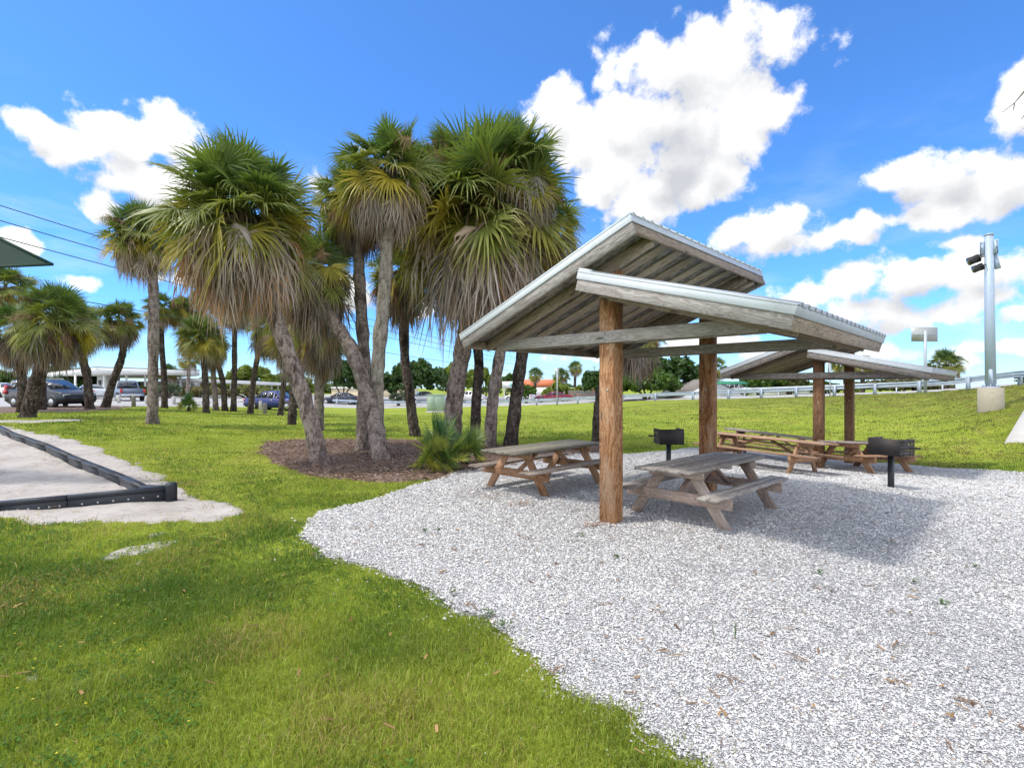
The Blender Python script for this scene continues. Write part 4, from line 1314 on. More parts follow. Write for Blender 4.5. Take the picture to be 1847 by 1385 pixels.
# ------------------------------------------------------------------ buildings
def bbox_building(name, px0, px1, ytop, D, depth, wall, roof, label, over=.3, rt=.3, openings=(), kind='flat', roofh=1.6, rz=0.0, door=()):
    c = (px0 + px1) / 2
    b = on(c, D)
    w = (px1 - px0) * D / FPX
    top = EYE + (HOR - ytop) * D / FPX - b.z
    r = thing(name, b, label, 'building', rz)
    wallh = top - (rt if kind == 'flat' else roofh)
    m = MB(); m.box((0, depth / 2, wallh / 2 - .3), (w, depth, wallh + .6)); wl = m.build('wall', wall, r)
    m = MB()
    if kind == 'flat':
        m.box((0, depth / 2, wallh + rt / 2), (w + over * 2, depth + over * 2, rt))
    elif kind == 'gable':      # ridge across the view
        m.prism([(-w / 2 - over, -over, wallh - .1), (-w / 2 - over, depth / 2, top), (-w / 2 - over, depth + over, wallh - .1)], (w + over * 2, 0, 0))
    else:
        m.prism([(-w / 2 - over, -over, wallh - .1), (0, -over, top), (w / 2 + over, -over, wallh - .1)], (0, depth + over * 2, 0))
    m.build('roof', roof, r)
    if kind == 'front':
        m = MB(); m.prism([(-w / 2, -over - .03, wallh - .02), (0, -over - .03, top - .22), (w / 2, -over - .03, wallh - .02)], (0, .02, 0)); m.build('gable', wall, r)
    for (x0, x1, z0, z1) in openings:
        m = MB(); xm = (x0 + x1) / 2 * w; ww = (x1 - x0) * w
        for (cx_, cz_, sx_, sz_) in ((xm, z0 * wallh - .04, ww + .16, .08), (xm, z1 * wallh + .04, ww + .16, .08), (xm - ww / 2 - .04, (z0 + z1) / 2 * wallh, .08, (z1 - z0) * wallh), (xm + ww / 2 + .04, (z0 + z1) / 2 * wallh, .08, (z1 - z0) * wallh)):
            m.box((cx_, -.03, cz_), (sx_, .06, sz_))
        fr = m.build('window', M['white_paint'], r)
        m = MB(); m.box((xm, -.012, (z0 + z1) / 2 * wallh), (ww, .02, (z1 - z0) * wallh)); m.build('pane', M['window'], fr)
    for (x0, x1, z1) in door:
        m = MB(); m.box(((x0 + x1) / 2 * w, -.02, z1 * wallh / 2), ((x1 - x0) * w, .04, z1 * wallh)); m.build('door', M['door'], r)
    return r


# white flat roofed beach pavilion: deep canopy on slim columns, angled towards the lot
def pavilion():
    D = 58.0
    b = on(265, D)
    r = thing('beach_pavilion', b, 'long low white pavilion with flat overhanging roof on slim columns beyond the lot', 'building')
    A = at(85, 668, 72) - b; B = at(172, 663, 54) - b; C_ = at(330, 671, 62) - b; E_ = at(360, 672, 63.5) - b; G = at(300, 668, 84) - b
    m = MB(); th = .62
    base = [Vector((p.x, p.y, B.z - th)) for p in (A, B, C_, E_, G)]
    m.prism(base, (0, 0, th)); rf = m.build('roof', M['white_paint'], r)
    m = MB(); m.prism([p + Vector((0, 0, th + .001)) for p in base], (0, 0, .09)); m.build('roof_edge', M['dark_roof'], rf)
    for (x, dd) in ((113, 66), (136, 60), (187.5, 56), (228, 58), (262, 60), (325, 64), (150, 66), (205, 64)):
        p = on(x, dd) - b
        m = MB(); m.board((p.x, p.y, p.z - .2), (p.x, p.y, B.z - th), .16, .16, up=(0, 1, 0)); m.build('column', M['white_paint'], r)
    for (x0, x1, dd, hh, mt, nm) in ((175, 194, 62, 2.7, 'white_wall', 'wall'), (205, 224, 66, 2.0, 'white_wall', 'wall'), (236, 345, 69, 1.9, 'concrete_pale', 'wall')):
        p = on(x0, dd) - b; q = on(x1, dd) - b
        m = MB(); m.box(((p.x + q.x) / 2, p.y + 1, p.z + hh / 2 - .1), (q.x - p.x, 2, hh)); m.build(nm, M[mt], r)
    for (x0, x1, dd, z0, z1, mt) in ((177, 182, 61.96, 1.2, 1.9, 'window'), (184, 188, 61.95, 1.4, 2.0, 'door'), (240, 252, 68.95, 1.0, 1.6, 'window'), (262, 268, 68.95, 0.0, 1.8, 'door')):
        p = on(x0, dd) - b; q = on(x1, dd) - b
        m = MB(); m.box(((p.x + q.x) / 2, p.y, p.z + (z0 + z1) / 2), (q.x - p.x, .06, z1 - z0)); m.build('door' if mt == 'door' else 'window', M[mt], r)


pavilion()


def walkway():
    D = 70
    b = on(420, D)
    r = thing('covered_walkway', b, 'long thin white walkway roof on slender posts right of the white pavilion', 'walkway roof')
    A = at(322, 685, 66) - b; B = at(508, 693, 80) - b
    m = MB(); m.board(A, B, 3.0, .42); m.build('roof', M['white_paint'], r)
    for k in range(15):
        t = k / 14
        P = A.lerp(B, t); 
        gx, gy = P.x + b.x, P.y + b.y - 1.2
        m = MB(); m.board((P.x, P.y - 1.2, g1(gx, gy) - b.z - .2), (P.x, P.y - 1.2, P.z - .2), .12, .12, up=(0, 1, 0)); m.build('column', M['white_paint'], r)


walkway()
bbox_building('tan_building', 598, 742, 698, 84, 6, M['cream_wall'], M['white_paint'], 'low tan wall building behind the black sedan and dark trees', .1, .25, [(-.05, .02, .45, .8)])
bbox_building('orange_roof_house', 950, 1012, 684, 120, 10, M['pink_wall'], M['orange_roof'], 'two storey pink house with orange tile roof beyond the road', .8, .3, [(-.4, -.3, .55, .8), (-.15, -.05, .55, .8), (.1, .2, .55, .8), (.32, .42, .55, .8), (-.4, -.3, .15, .4), (-.1, .0, .15, .4), (.2, .3, .15, .4)], 'gable', 1.5)
bbox_building('pink_house', 968, 1042, 699, 98, 8, M['pink_wall'], M['white_wall'], 'low pale pink building with white upper band behind the red coupe', .3, 1.6, [(-.42, -.36, .1, .7), (-.2, -.1, .1, .7), (.1, .16, .1, .7), (.3, .38, .1, .7)])
bbox_building('orange_hall', 1038, 1075, 700, 90, 8, M['pink_wall'], M['orange_roof'], 'small building with bright orange red roof above the wooden fence', .5, .3, [(-.2, .0, .2, .6)], 'gable', 1.6)
bbox_building('white_cottage', 1225, 1345, 683, 52, 8, M['white_wall'], M['grey_roof'], 'white gabled cottage showing between the two shelters', .4, .3, [(.15, .22, .25, .6)], 'front', 1.9)
bbox_building('white_motel', 1400, 1500, 699, 70, 8, M['white_wall'], M['white_paint'], 'low white building seen over the guardrail under the far shelter', .3, .3, [(-.2, -.14, .1, .7), (.1, .2, .3, .7), (.28, .36, .3, .7)])
aw = on(1312, 51.0)
m = MB(); m.prism([(-1.6, 0, 1.55), (-1.6, -1.0, 1.35), (-1.6, -1.0, 1.25), (-1.6, 0, 1.25)], (3.2, 0, 0))
m.box((-1.5, -.9, .6), (.06, .06, 1.35)); m.box((1.5, -.9, .6), (.06, .06, 1.35))
tag(m.build('awning', M['green_awning'], loc=aw), 'dark green awning on the front of the white cottage', 'awning')

# grey board fence, road signs
fb = on(1049, 68)
fr = thing('board_fence', fb, 'grey horizontal board fence right of the red coupe', 'fence')
for k in range(5):
    m = MB(); m.board((-1.75, -.02, .25 + k * .24), (1.85, .01, .25 + k * .24), .04, .19); m.build('board', M['grey_wood_far'], fr)
for x in (-1.6, -.4, .8, 1.7):
    m = MB(); m.board((x, .06, -.2), (x, .06, 1.35), .1, .1, up=(0, 1, 0)); m.build('post', M['grey_wood_far'], fr)


def sign(px, D, ytop, w, h, label, facemat, name='road_sign', r=.035, rz=0.0, base=None, octo=False, polemat='galv'):
    b = on(px, D)
    root = thing(name, b, label, 'sign', rz)
    top = EYE + (HOR - ytop) * D / FPX - b.z
    m = MB(); m.tube([(0, 0, -.3), (0, 0, top - h * .25)], r, 10); m.build('pole', M[polemat], root, True)
    m = MB()
    if octo:
        pts = [(w / 2 * cos(pi / 8 + k * pi / 4) * 1.08, -.05, top - h / 2 + h / 2 * sin(pi / 8 + k * pi / 4) * 1.08) for k in range(8)]
        m.prism(pts, (0, .012, 0))
    else: m.box((0, .055, top - h / 2), (w, .012, h))
    m.build('panel', M[facemat], root)
    m = MB(); m.box((0, .036, top - h * .5), (w * .9, .022, .05)); m.build('bracket', M['galv'], root)
    return root


sign(1669, 31, 590, 1.72, .86, 'blank backed rectangular road sign on a tall grey pole behind the far shelter', 'sign_back', r=.085, rz=radians(6))
sign(1497, 35, 651, .25, .9, 'narrow grey sign edge on, on a pole behind the far shelter post', 'sign_back', r=.04, rz=radians(20))
sign(1005, 55, 664, .40, .72, 'small grey backed road sign by the guardrail left of the front post', 'sign_back', r=.06)
sign(898, 62, 692, .62, .62, 'red octagonal stop sign partly hidden by a palm trunk', 'red_sign', 'stop_sign', octo=True)
sb = on(921, 80)
sr = thing('store_sign', sb, 'white roadside sign board with pale teal panel on two posts', 'sign')
zt_ = EYE + (HOR - 688) * 80 / FPX - sb.z
m = MB(); m.box((0, 0, zt_ - .5), (2.6, .25, 1.0)); bd = m.build('board', M['white_paint'], sr)
m = MB(); m.box((.55, -.14, zt_ - .45), (1.3, .03, .6)); m.build('panel', M['teal'], bd)
for x in (-1.0, 1.0):
    m = MB(); m.box((x, 0, (zt_ - 1.0) / 2), (.15, .15, zt_ - 1.0)); m.build('post', M['white_paint'], sr)


# ------------------------------------------------------------------ guardrail, railing, bollards
def path_pts(R, ext=0.0, dz=0.0):
    out = []
    for q in R:
        D = q[2] + ext
        p = on(q[0], q[2])
        d = Vector((p.x, p.y, 0)).normalized()
        out.append(Vector((p.x, p.y, p.z)) + d * ext)
    return out


def guardrail():
    R = [RAILP[0]] + RAILP[1:]
    P = path_pts(R)
    root = thing('guardrail', P[8], 'long galvanised steel guardrail on posts along the raised road', 'guardrail')
    o = P[8]
    P2 = [p - o for p in P]
    # W-beam on the road side of the posts
    prof = [(-.155, 0), (-.12, .05), (-.06, .05), (-.02, .0), (.02, .0), (.06, .05), (.12, .05), (.155, 0)]
    V = []; n = len(prof)
    for i, p in enumerate(P2):
        d = (P2[min(i + 1, len(P2) - 1)] - P2[max(i - 1, 0)]); d.z = 0; d.normalize()
        s_ = Vector((-d.y, d.x, 0))
        if s_.y < 0: s_ = -s_
        for off in (0.0, .006):
            for (h, t) in prof: V.append(p + s_ * (.10 - t + .05 + off) + Vector((0, 0, .58 + h)))
    F = []
    for i in range(len(P2) - 1):
        for k in range(n - 1):
            a = i * 2 * n + k; b = (i + 1) * 2 * n + k
            F.append([a, a + 1, b + 1, b]); F.append([a + n + 1, a + n, b + n, b + n + 1])
        for k in (0, n - 1):
            a = i * 2 * n + k; b = (i + 1) * 2 * n + k
            F.append([a, b, b + n, a + n])
    m = MB(); m.put(V, F); m.build('rail', M['galv_rail'], root)
    for i, p in enumerate(P2):
        d = (P2[min(i + 1, len(P2) - 1)] - P2[max(i - 1, 0)]); rz = atan2(d.y, d.x)
        m = MB()
        m.box((p.x, p.y, p.z + .25), (.16, .02, 1.0), rz)
        nn = Vector((-sin(rz), cos(rz), 0))
        for e in (-1, 1):
            ax = Vector((cos(rz), sin(rz), 0)) * e * .08
            m.box((p.x + ax.x, p.y + ax.y, p.z + .25), (.014, .13, 1.0), rz)
        m.build('post', M['galv_rail'], root)


guardrail()


def low_rail():
    pts = [on(x, 61) for x in (600, 680, 760, 840, 893)]
    o = pts[0]
    root = thing('guardrail', o, 'low far guardrail behind the grass between the central palm trunks', 'guardrail')
    m = MB()
    for a, b in zip(pts[:-1], pts[1:]):
        m.board(a - o + Vector((0, 0, .5)), b - o + Vector((0, 0, .5)), .05, .28)
    m.build('rail', M['galv_rail'], root)
    for x in (608, 680, 750, 820, 885):
        p = on(x, 60.9) - o
        m = MB(); m.box((p.x, p.y - .08, p.z + .25), (.18, .12, .9)); m.build('post', M['galv_rail'], root)


low_rail()


def ped_rail():
    R = RAILP[1:11]
    P = path_pts(R, 9.5)
    o = P[4]
    root = thing('pedestrian_railing', o, 'thin pale two bar railing on the far side of the raised road', 'railing')
    for h in (.35, .68):
        m = MB(); m.tube([p - o + Vector((0, 0, h + .1)) for p in P], .045, 6); m.build('bar', M['metal_trim'], root)
    for a, b in zip(P[:-1], P[1:]):
        for t in (0, .5):
            p = a.lerp(b, t) - o
            m = MB(); m.tube([p - Vector((0, 0, .3)), p + Vector((0, 0, .8))], .045, 6); m.build('post', M['metal_trim'], root)


ped_rail()

# bollards along the lot edge
bol = [((118, 731, 29.0), 'grey wood'), ((214, 723, 39), ''), ((241, 732, 33), ''), ((265, 724, 38), ''), ((314, 724, 39), ''), ((470, 735, 38), ''), ((478, 736, 33), '')]
labs = ['short dark post at the mulch edge in front of the wagon', 'pale stub post behind the S curved palm', 'dark stub post right of the S curved palm', 'pale stub post just left of the tall straight palm', 'small pale stub post right of the tall straight palm', 'pale stub post in front of the blue sedan rear wheel', 'stout grey stub post in front of the blue sedan door']
b0 = None
for (q, _), lb in zip(bol, labs):
    p = on(q[0], q[2])
    m = MB(); m.tube([(0, 0, -.2), (0, 0, .62), (0, 0, .68)], .11, 12, True, [.12, .115, .07])
    o = m.build('bollard', M['grey_wood_far'] if 'dark' in lb or 'grey' in lb else M['concrete_pale'], loc=p)
    tag(o, lb, 'bollard', 'bollards along the lot edge')
for i, (px, D) in enumerate(((330, 44), (360, 46), (430, 52), (560, 56), (200, 46), (280, 50))):
    p = on(px, D)
    m = MB(); m.board((-.9, 0, .12), (.9, 0, .12), .18, .14, ch=.03)
    tag(m.build('wheel_stop', M['concrete_pale'], loc=p), ['concrete wheel stop behind the low bright green palm', 'second concrete wheel stop right of the palmetto by the lot', 'concrete wheel stop left of the blue sedan', 'concrete wheel stop in front of the black sedan', 'concrete wheel stop below the pickup', 'concrete wheel stop behind the tall straight palm'][i], 'wheel stop', 'concrete wheel stops')

# utility cabinet
cb = on(787, 46)
cr_ = thing('utility_cabinet', cb, 'pale green metal utility cabinet on the grass edge left of the thick palm trunk', 'utility cabinet', radians(-8))
m = MB(); m.box((0, 0, .05), (1.55, 1.2, .2)); m.build('base', M['concrete_pale'], cr_)
m = MB(); m.box((0, 0, .85), (1.4, 1.05, 1.42), ch=.02); m.build('body', M['cabinet'], cr_)
m = MB(); m.box((0, 0, 1.59), (1.48, 1.13, .07), ch=.02); m.build('lid', M['cabinet'], cr_)
m = MB(); m.box((-.35, -.535, .85), (.66, .02, 1.25), ch=.004); m.build('door', M['cabinet'], cr_)
m = MB(); m.box((-.1, -.56, .95), (.04, .04, .18)); m.build('handle', M['galv'], cr_)

# ------------------------------------------------------------------ lamp pole on its concrete drum
lb_ = on(1787, 20.0)
zb_ = EYE - (724 - HOR) * 20.0 / FPX
lp = thing('floodlight_pole', (lb_.x, lb_.y, zb_), 'tall thick grey steel pole with two black floodlights on a round concrete drum', 'light pole', radians(-43))
m = MB(); m.tube([(0, 0, -1.4), (0, 0, .50), (0, 0, .52)], .38, 28, True, [.395, .39, .375]); m.build('concrete_base', M['concrete'], lp)
H_ = EYE + (HOR - 422) * 20.0 / FPX - zb_
m = MB(); m.tube([(0, 0, .52), (0, 0, .57)], .27, 20, True)
for k in range(8): m.tube([(.225 * cos(k * pi / 4), .225 * sin(k * pi / 4), .57), (.225 * cos(k * pi / 4), .225 * sin(k * pi / 4), .66)], .02, 8)
m.build('base_plate', M['galv'], lp)
m = MB(); m.tube([(0, 0, .56), (-.03, 0, H_ * .5), (-.05, 0, H_ - .05)], .2, 24, True, [.172, .155, .138]); pl = m.build('pole', M['poleg'], lp, True)
m = MB(); m.tube([(-.05, 0, H_ - .05), (-.05, 0, H_), (-.05, 0, H_ + .03)], .2, 24, True, [.155, .15, .04]); m.build('cap', M['poleg'], lp)
m = MB()
pts = []
for k in range(16):
    a = 2 * pi * k / 16
    pts.append((.07 * cos(a), -.176, .95 + (.20 if sin(a) > 0 else -.20) + .09 * sin(a)))
m.prism(pts, (0, .014, 0)); m.build('hand_hole_cover', M['poleg'], pl)
for e in (-1, 1):
    m = MB()
    m.box((-.05 + e * .195, 0, H_ - .52), (.12, .20, .52)); m.box((-.05 + e * .26, -.02, H_ - .52), (.012, .26, .52))
    for z in (-.72, -.52, -.32): m.tube([(-.05 + e * .21, -.11, H_ + z), (-.05 + e * .21, -.125, H_ + z)], .022, 6)
    m.build('bracket_plate', M['poleg'], lp)
m = MB(); m.tube([(.12, .1, H_ - .78), (.20, .1, H_ - 1.35)], .1, 12, True, [.06, .10]); m.build('horn', M['poleg'], lp)
for (dx, dz, s_) in ((-.48, -.92, .85), (-.36, -1.26, .75)):
    fl = MB()
    c = Vector((dx, -.05, H_ + dz)); d = Vector((-.85, -.35, -.35)).normalized()
    fl.tube([c + d * .22 * s_, c + d * .18 * s_, c - d * .05 * s_, c - d * .18 * s_, c - d * .21 * s_], .17, 16, True, [.19 * s_, .185 * s_, .17 * s_, .13 * s_, .06 * s_])
    for k in range(4): fl.tube([c - d * (.06 + k * .04) * s_, c - d * (.072 + k * .04) * s_], .17, 16, True, [.185 * s_, .185 * s_])
    fo = fl.build('floodlight', M['black_steel'], lp)
    m = MB(); m.tube([c + d * .222 * s_, c + d * .226 * s_], .165 * s_, 16); m.build('lens', M['lamp_glass'], fo)
    m = MB(); m.tube([c + Vector((0, -.19, 0)), c + Vector((.22, -.19, .08)), c + Vector((.22, .19, .08)), c + Vector((0, .19, 0))], .016, 6)
    m.tube([c + Vector((.22, 0, .08)), (-.15, 0, H_ + dz + .08)], .025, 6); m.build('yoke', M['black_steel'], fo)


# ------------------------------------------------------------------ cars
def car(loc, rz, paint, label, kind='sedan', L=4.6, Wd=1.8, H=1.43):
    r = thing('parked_car' if kind != 'pickup' else 'pickup_truck', loc, label, 'car' if kind != 'pickup' else 'pickup truck', rz)
    hw = Wd / 2
    # side outline stations: x, z under, z shoulder, z top, half width top. +x is the front
    if kind == 'wagon':
        S = [(-.5, .42, .80, .80, .80), (-.485, .30, .98, 1.00, .82), (-.46, .24, 1.02, 1.30, .70), (-.43, .22, 1.03, H - .03, .64), (-.30, .2, 1.02, H, .66), (-.05, .2, 1.00, H, .67), (.07, .2, .99, H - .05, .66), (.23, .2, .97, 1.02, .74), (.40, .22, .90, .90, .80), (.47, .26, .80, .80, .78), (.5, .40, .62, .62, .70)]
        gl = (-.44, .20)
    elif kind == 'pickup':
        S = [(-.5, .50, .98, .98, .88), (-.49, .48, 1.12, 1.13, .88), (-.16, .45, 1.12, 1.13, .88), (-.14, .45, 1.12, H - .06, .70), (-.10, .45, 1.12, H, .68), (.08, .45, 1.12, H - .01, .69), (.12, .45, 1.12, H - .05, .70), (.22, .45, 1.10, 1.16, .80), (.42, .45, 1.05, 1.06, .84), (.48, .48, .98, .98, .84), (.5, .55, .75, .75, .80)]
        gl = (-.14, .20)
    else:
        S = [(-.5, .42, .72, .72, .76), (-.48, .28, .90, .92, .80), (-.40, .22, .95, .97, .80), (-.30, .2, .95, 1.03, .74), (-.17, .2, .94, H - .05, .62), (-.06, .2, .93, H, .62), (.06, .2, .92, H - .04, .62), (.20, .2, .90, .95, .72), (.40, .22, .80, .82, .78), (.47, .26, .70, .70, .76), (.5, .38, .58, .58, .70)]
        gl = (-.30, .19)
    rings = []
    for (x, zu, zs, zt, wt_) in S:
        X = x * L
        k = 1.0 if abs(x) < .42 else (.94 if abs(x) < .49 else .86)
        w = hw * k
        half = [(0, zu), (w * .86, zu), (w * .98, zu + .10), (w, (zu + zs) / 2), (w * .97, zs - .03), (w * .93, zs), (min(wt_ / .9 * hw, w * .93) if zt - zs < .12 else wt_ * hw / .9 * 1.02, zt - .05 if zt - zs > .12 else zt - .005), (min(wt_ * hw / .9 * .9, w * .85), zt), (0, zt + .012)]
        rings.append([Vector((X, y, z)) for (y, z) in half] + [Vector((X, -y, z)) for (y, z) in half[-2:0:-1]])
    n = len(rings[0])
    V = [p for rg in rings for p in rg]
    F = [[i * n + k, i * n + (k + 1) % n, (i + 1) * n + (k + 1) % n, (i + 1) * n + k] for i in range(len(rings) - 1) for k in range(n)]
    F += [list(range(n))[::-1], [(len(rings) - 1) * n + k for k in range(n)]]
    m = MB(); m.put(V, F); body = m.build('body', paint, r, True)
    # glass: offset copies of the side and screen faces of the cabin
    def panel(name, idx, k0, k1, inset, par=r, mat='glass'):
        for sgn in (1, -1):
            a0, a1 = rings[idx][k0], rings[idx][k1]; b0_, b1 = rings[idx + 1][k0], rings[idx + 1][k1]
            q = [a0, a1, b1, b0_]
            if max(abs(a0.z - a1.z), abs(b0_.z - b1.z)) < .12: continue
            c = sum(q, Vector()) / 4
            q = [c + (p - c) * inset for p in q]
            off = Vector((0, .012, .004))
            q = [p + off for p in q]
            if sgn < 0: q = [Vector((p.x, -p.y, p.z)) for p in q][::-1]
            mm = MB(); mm.prism(q, (0, -.004 * sgn, 0)); mm.build(name, M[mat], body)
    for i in range(len(S) - 1):
        panel('side_window', i, 5, 6, .90 if kind != 'wagon' else .92)
    # front and rear screens
    for i in range(len(S) - 1):
        (x0, _, zs0, zt0, w0), (x1, _, zs1, zt1, w1) = S[i], S[i + 1]
        if abs(zt1 - zt0) > .24 and abs(x1 - x0) * L < 1.2:
            a0 = Vector((x0 * L, 0, zt0)); a1 = Vector((x1 * L, 0, zt1))
            d = (a1 - a0); nrm = Vector((-d.z, 0, d.x)).normalized()
            if nrm.z < 0: nrm = -nrm
            y0 = min(w0 * hw / .9 * .86, hw * .8); y1 = min(w1 * hw / .9 * .86, hw * .8)
            p0 = a0 + d * .08 + nrm * .02; p1 = a0 + d * .90 + nrm * .02
            mm = MB(); mm.prism([p0 + Vector((0, y0, 0)), p1 + Vector((0, y1, 0)), p1 - Vector((0, y1, 0)), p0 - Vector((0, y0, 0))], nrm * .004)
            mm.build('windscreen', M['glass'], body)
    wr = .33 if kind != 'pickup' else .39
    for x in ((-.30, .32) if kind != 'pickup' else (-.31, .31)):
        for sgn in (-1, 1):
            y = sgn * (hw - .09)
            m = MB(); m.tube([(x * L, y - .11, wr), (x * L, y - .09, wr), (x * L, y + .09, wr), (x * L, y + .11, wr)], wr, 22, True, [wr - .03, wr, wr, wr - .03])
            w_ = m.build('wheel', M['tyre'], r)
            m = MB(); m.tube([(x * L, y + sgn * .095, wr), (x * L, y + sgn * .116, wr)], wr * .62, 12, True, [wr * .64, wr * .56]); m.build('rim', M['rim'], w_)
            m = MB()   # dark wheel arch
            pts = [(x * L + (wr + .07) * cos(a), sgn * (hw + .002), wr + (wr + .07) * sin(a)) for a in [pi * k / 10 for k in range(11)]]
            pts = [(x * L - (wr + .07), sgn * (hw + .002), .22)] + pts[::-1] + [(x * L + (wr + .07), sgn * (hw + .002), .22)]
            m.prism(pts, (0, -sgn * .02, 0)); m.build('wheel_arch', M['bumper_black'], body)
    for sgn in (-1, 1):
        m = MB()
        if kind == 'wagon': m.box((-.486 * L, sgn * (hw - .17), 1.02), (.16, .16, .50)); m.box((-.47 * L, sgn * (hw - .06), .88), (.30, .10, .22))
        elif kind == 'pickup': m.box((-.494 * L, sgn * (hw - .14), .95), (.10, .16, .36))
        else: m.box((-.478 * L, sgn * (hw - .24), .80), (.16, .36, .15))
        m.build('tail_lamp', M['taillight'], r)
        m = MB(); m.box((.465 * L, sgn * (hw - .26), .68 if kind != 'pickup' else .9), (.18, .34, .14)); m.build('headlight', M['headlight'], r)
        m = MB(); m.box((.17 * L, sgn * (hw + .05), 1.0 if kind != 'pickup' else 1.2), (.12, .18, .13), ch=.02); m.build('mirror', paint, r)
        for xx in (-.16, .03):
            m = MB(); m.box((xx * L, sgn * (hw + .004), .80 if kind != 'pickup' else 1.0), (.18, .02, .03)); m.build('door_handle', M['chrome'] if kind != 'wagon' else paint, r)
    m = MB(); m.box((-.497 * L, 0, .45 if kind != 'pickup' else .58), (.10, Wd * .86, .22 if kind != 'pickup' else .16), ch=.02); m.build('rear_bumper', M['chrome'] if kind == 'pickup' else M['bumper_black'] if kind == 'wagon' else paint, r)
    m = MB(); m.box((-.506 * L, 0, .62 if kind != 'pickup' else .60), (.02, .50, .14)); m.build('licence_plate', M['plate'], r)
    if kind == 'pickup':
        m = MB(); m.box((-.33 * L, 0, 1.135), (L * .30, Wd * .74, .03)); m.build('truck_bed', M['bumper_black'], body)
        m = MB(); m.box((-.503 * L, 0, .95), (.02, Wd * .72, .30)); m.build('tailgate', paint, r)
    if kind == 'wagon':
        for sgn in (-1, 1):
            m = MB(); m.tube([(-.38 * L, sgn * .58, H + .01), (-.36 * L, sgn * .58, H + .06), (.0, sgn * .58, H + .06), (.03 * L, sgn * .58, H + .0)], .018, 6); m.build('roof_rail', M['chrome'], r)
    return r


P_grey = carpaint('dark_grey_paint', (.012, .016, .025)); P_blue = carpaint('blue_paint', (.018, .03, .16)); P_black = carpaint('black_paint', (.015, .02, .04))
P_red = carpaint('dark_red_paint', (.20, .012, .03)); P_silver = carpaint('silver_paint', (.50, .52, .54)); P_slate = carpaint('slate_paint', (.13, .17, .23)); P_white = carpaint('white_car_paint', (.75, .75, .74))
p = on(92, 29.5); car(p, radians(-17), P_grey, 'dark grey station wagon with red tail lamps parked behind the left palms', 'wagon', 4.85, 1.88, 1.58)
p = on(226, 47); car(p, radians(138), P_slate, 'slate grey pickup truck with chrome bumper parked by the white pavilion', 'pickup', 5.4, 1.95, 1.85)
p = on(163, 52); car(p, radians(150), P_silver, 'silver sedan parked behind the wagon, left of the pickup', 'sedan', 4.6, 1.8, 1.42)
p = on(500, 40.5); car(p, radians(-12), P_blue, 'deep blue sedan parked behind the left palm trunks', 'sedan', 4.7, 1.85, 1.48)
p = on(615, 62.5); car(p, radians(180), P_black, 'black sedan on the road behind the big leaning palm', 'sedan', 4.7, 1.82, 1.42)
p = on(762, 70); car(p, radians(200), P_silver, 'silver car left of the utility cabinet', 'sedan', 4.5, 1.8, 1.5)
p = on(846, 74); car(p, radians(160), P_white, 'white car between the thick trunk and the thin one', 'sedan', 4.5, 1.8, 1.48)
p = on(938, 76); car(p, radians(150), P_white, 'white car right of the stop sign', 'sedan', 4.5, 1.8, 1.5)
p = on(998, 67.5); car(p, radians(180), P_red, 'dark red coupe on the road left of the board fence', 'sedan', 4.9, 1.82, 1.38)
p = on(-5, 52); car(p, radians(170), P_white, 'white car cut by the left edge behind the wagon', 'sedan', 4.6, 1.8, 1.5)
p = on(1316, 58); car(p, radians(175), P_silver, 'silver car beyond the guardrail by the white cottage', 'sedan', 4.5, 1.8, 1.45)


# ------------------------------------------------------------------ power lines, shade sail
def wires():
    A = Vector((-27, 6, 10.6)); B = Vector((27, 170, 8.6))
    labs = ['uppermost power line crossing the left sky', 'second power line from the top in the left sky', 'third power line in the left sky', 'lowest power line crossing behind the palms']
    for k, (dz, dx) in enumerate(((0, 0), (-.75, .3), (-1.3, -.3), (-3.9, 0))):
        P = []
        for i in range(41):
            t = i / 40
            p = A.lerp(B, t) + Vector((dx, 0, dz * (1 - .3 * t)))
            p.z -= 4 * (2.6 if k < 3 else 1.6) * t * (1 - t)
            P.append(p)
        m = MB(); m.tube(P, .022, 5)
        tag(m.build('power_line', M['wire']), labs[k], 'power line', 'overhead power lines')
    for q, lb in ((A, 'wooden utility pole outside the left edge'), (B, 'distant wooden utility pole behind the trees')):
        z = g1(q.x, q.y)
        r = thing('utility_pole', (q.x, q.y, z), lb, 'utility pole')
        m = MB(); m.tube([(0, 0, -.5), (0, 0, q.z - z + .3)], .15, 12, True, [.17, .12]); m.build('pole', M['grey_wood_far'], r, True)
        m = MB(); m.box((0, -.1, q.z - z - .1), (1.6, .12, .12)); m.box((0, -.1, q.z - z - 1.2), (1.0, .12, .12)); m.build('crossarm', M['grey_wood_far'], r)


wires()
C1 = Vector((-7.96, 9.0, 3.89)); Aq = Vector((-14.0, 9.6, 6.9)); C2 = Vector((-13.4, 8.45, 3.80))
sr_ = thing('shade_sail', (Aq.x, Aq.y, 0), 'dark green shade canopy corner over the sand at the upper left', 'shade canopy')
m = MB(); n = 14; V = []; idx = {}
for i in range(n + 1):
    for j in range(n + 1 - i):
        a, b = i / n, j / n; c = 1 - a - b
        p = C1 * c + Aq * a + C2 * b
        p = p + Vector((0, 0, -1.1 * a * b - .35 * c * b - .35 * a * c * .6)) - (p - (C1 + Aq + C2) / 3) * 0
        idx[i, j] = len(V); V.append(p - Vector((Aq.x, Aq.y, 0)))
F = []
for i in range(n):
    for j in range(n - i):
        F.append([idx[i, j], idx[i + 1, j], idx[i, j + 1]])
        if i + j < n - 1: F.append([idx[i + 1, j], idx[i + 1, j + 1], idx[i, j + 1]])
k0 = len(V)
V2 = V + [v - Vector((0, .006, .010)) for v in V]
m.put(V2, F + [[a + k0, c + k0, b + k0] for (a, b, c) in F]); m.build('canopy_cloth', M['sail'], sr_, True)
oo = Vector((Aq.x, Aq.y, 0))
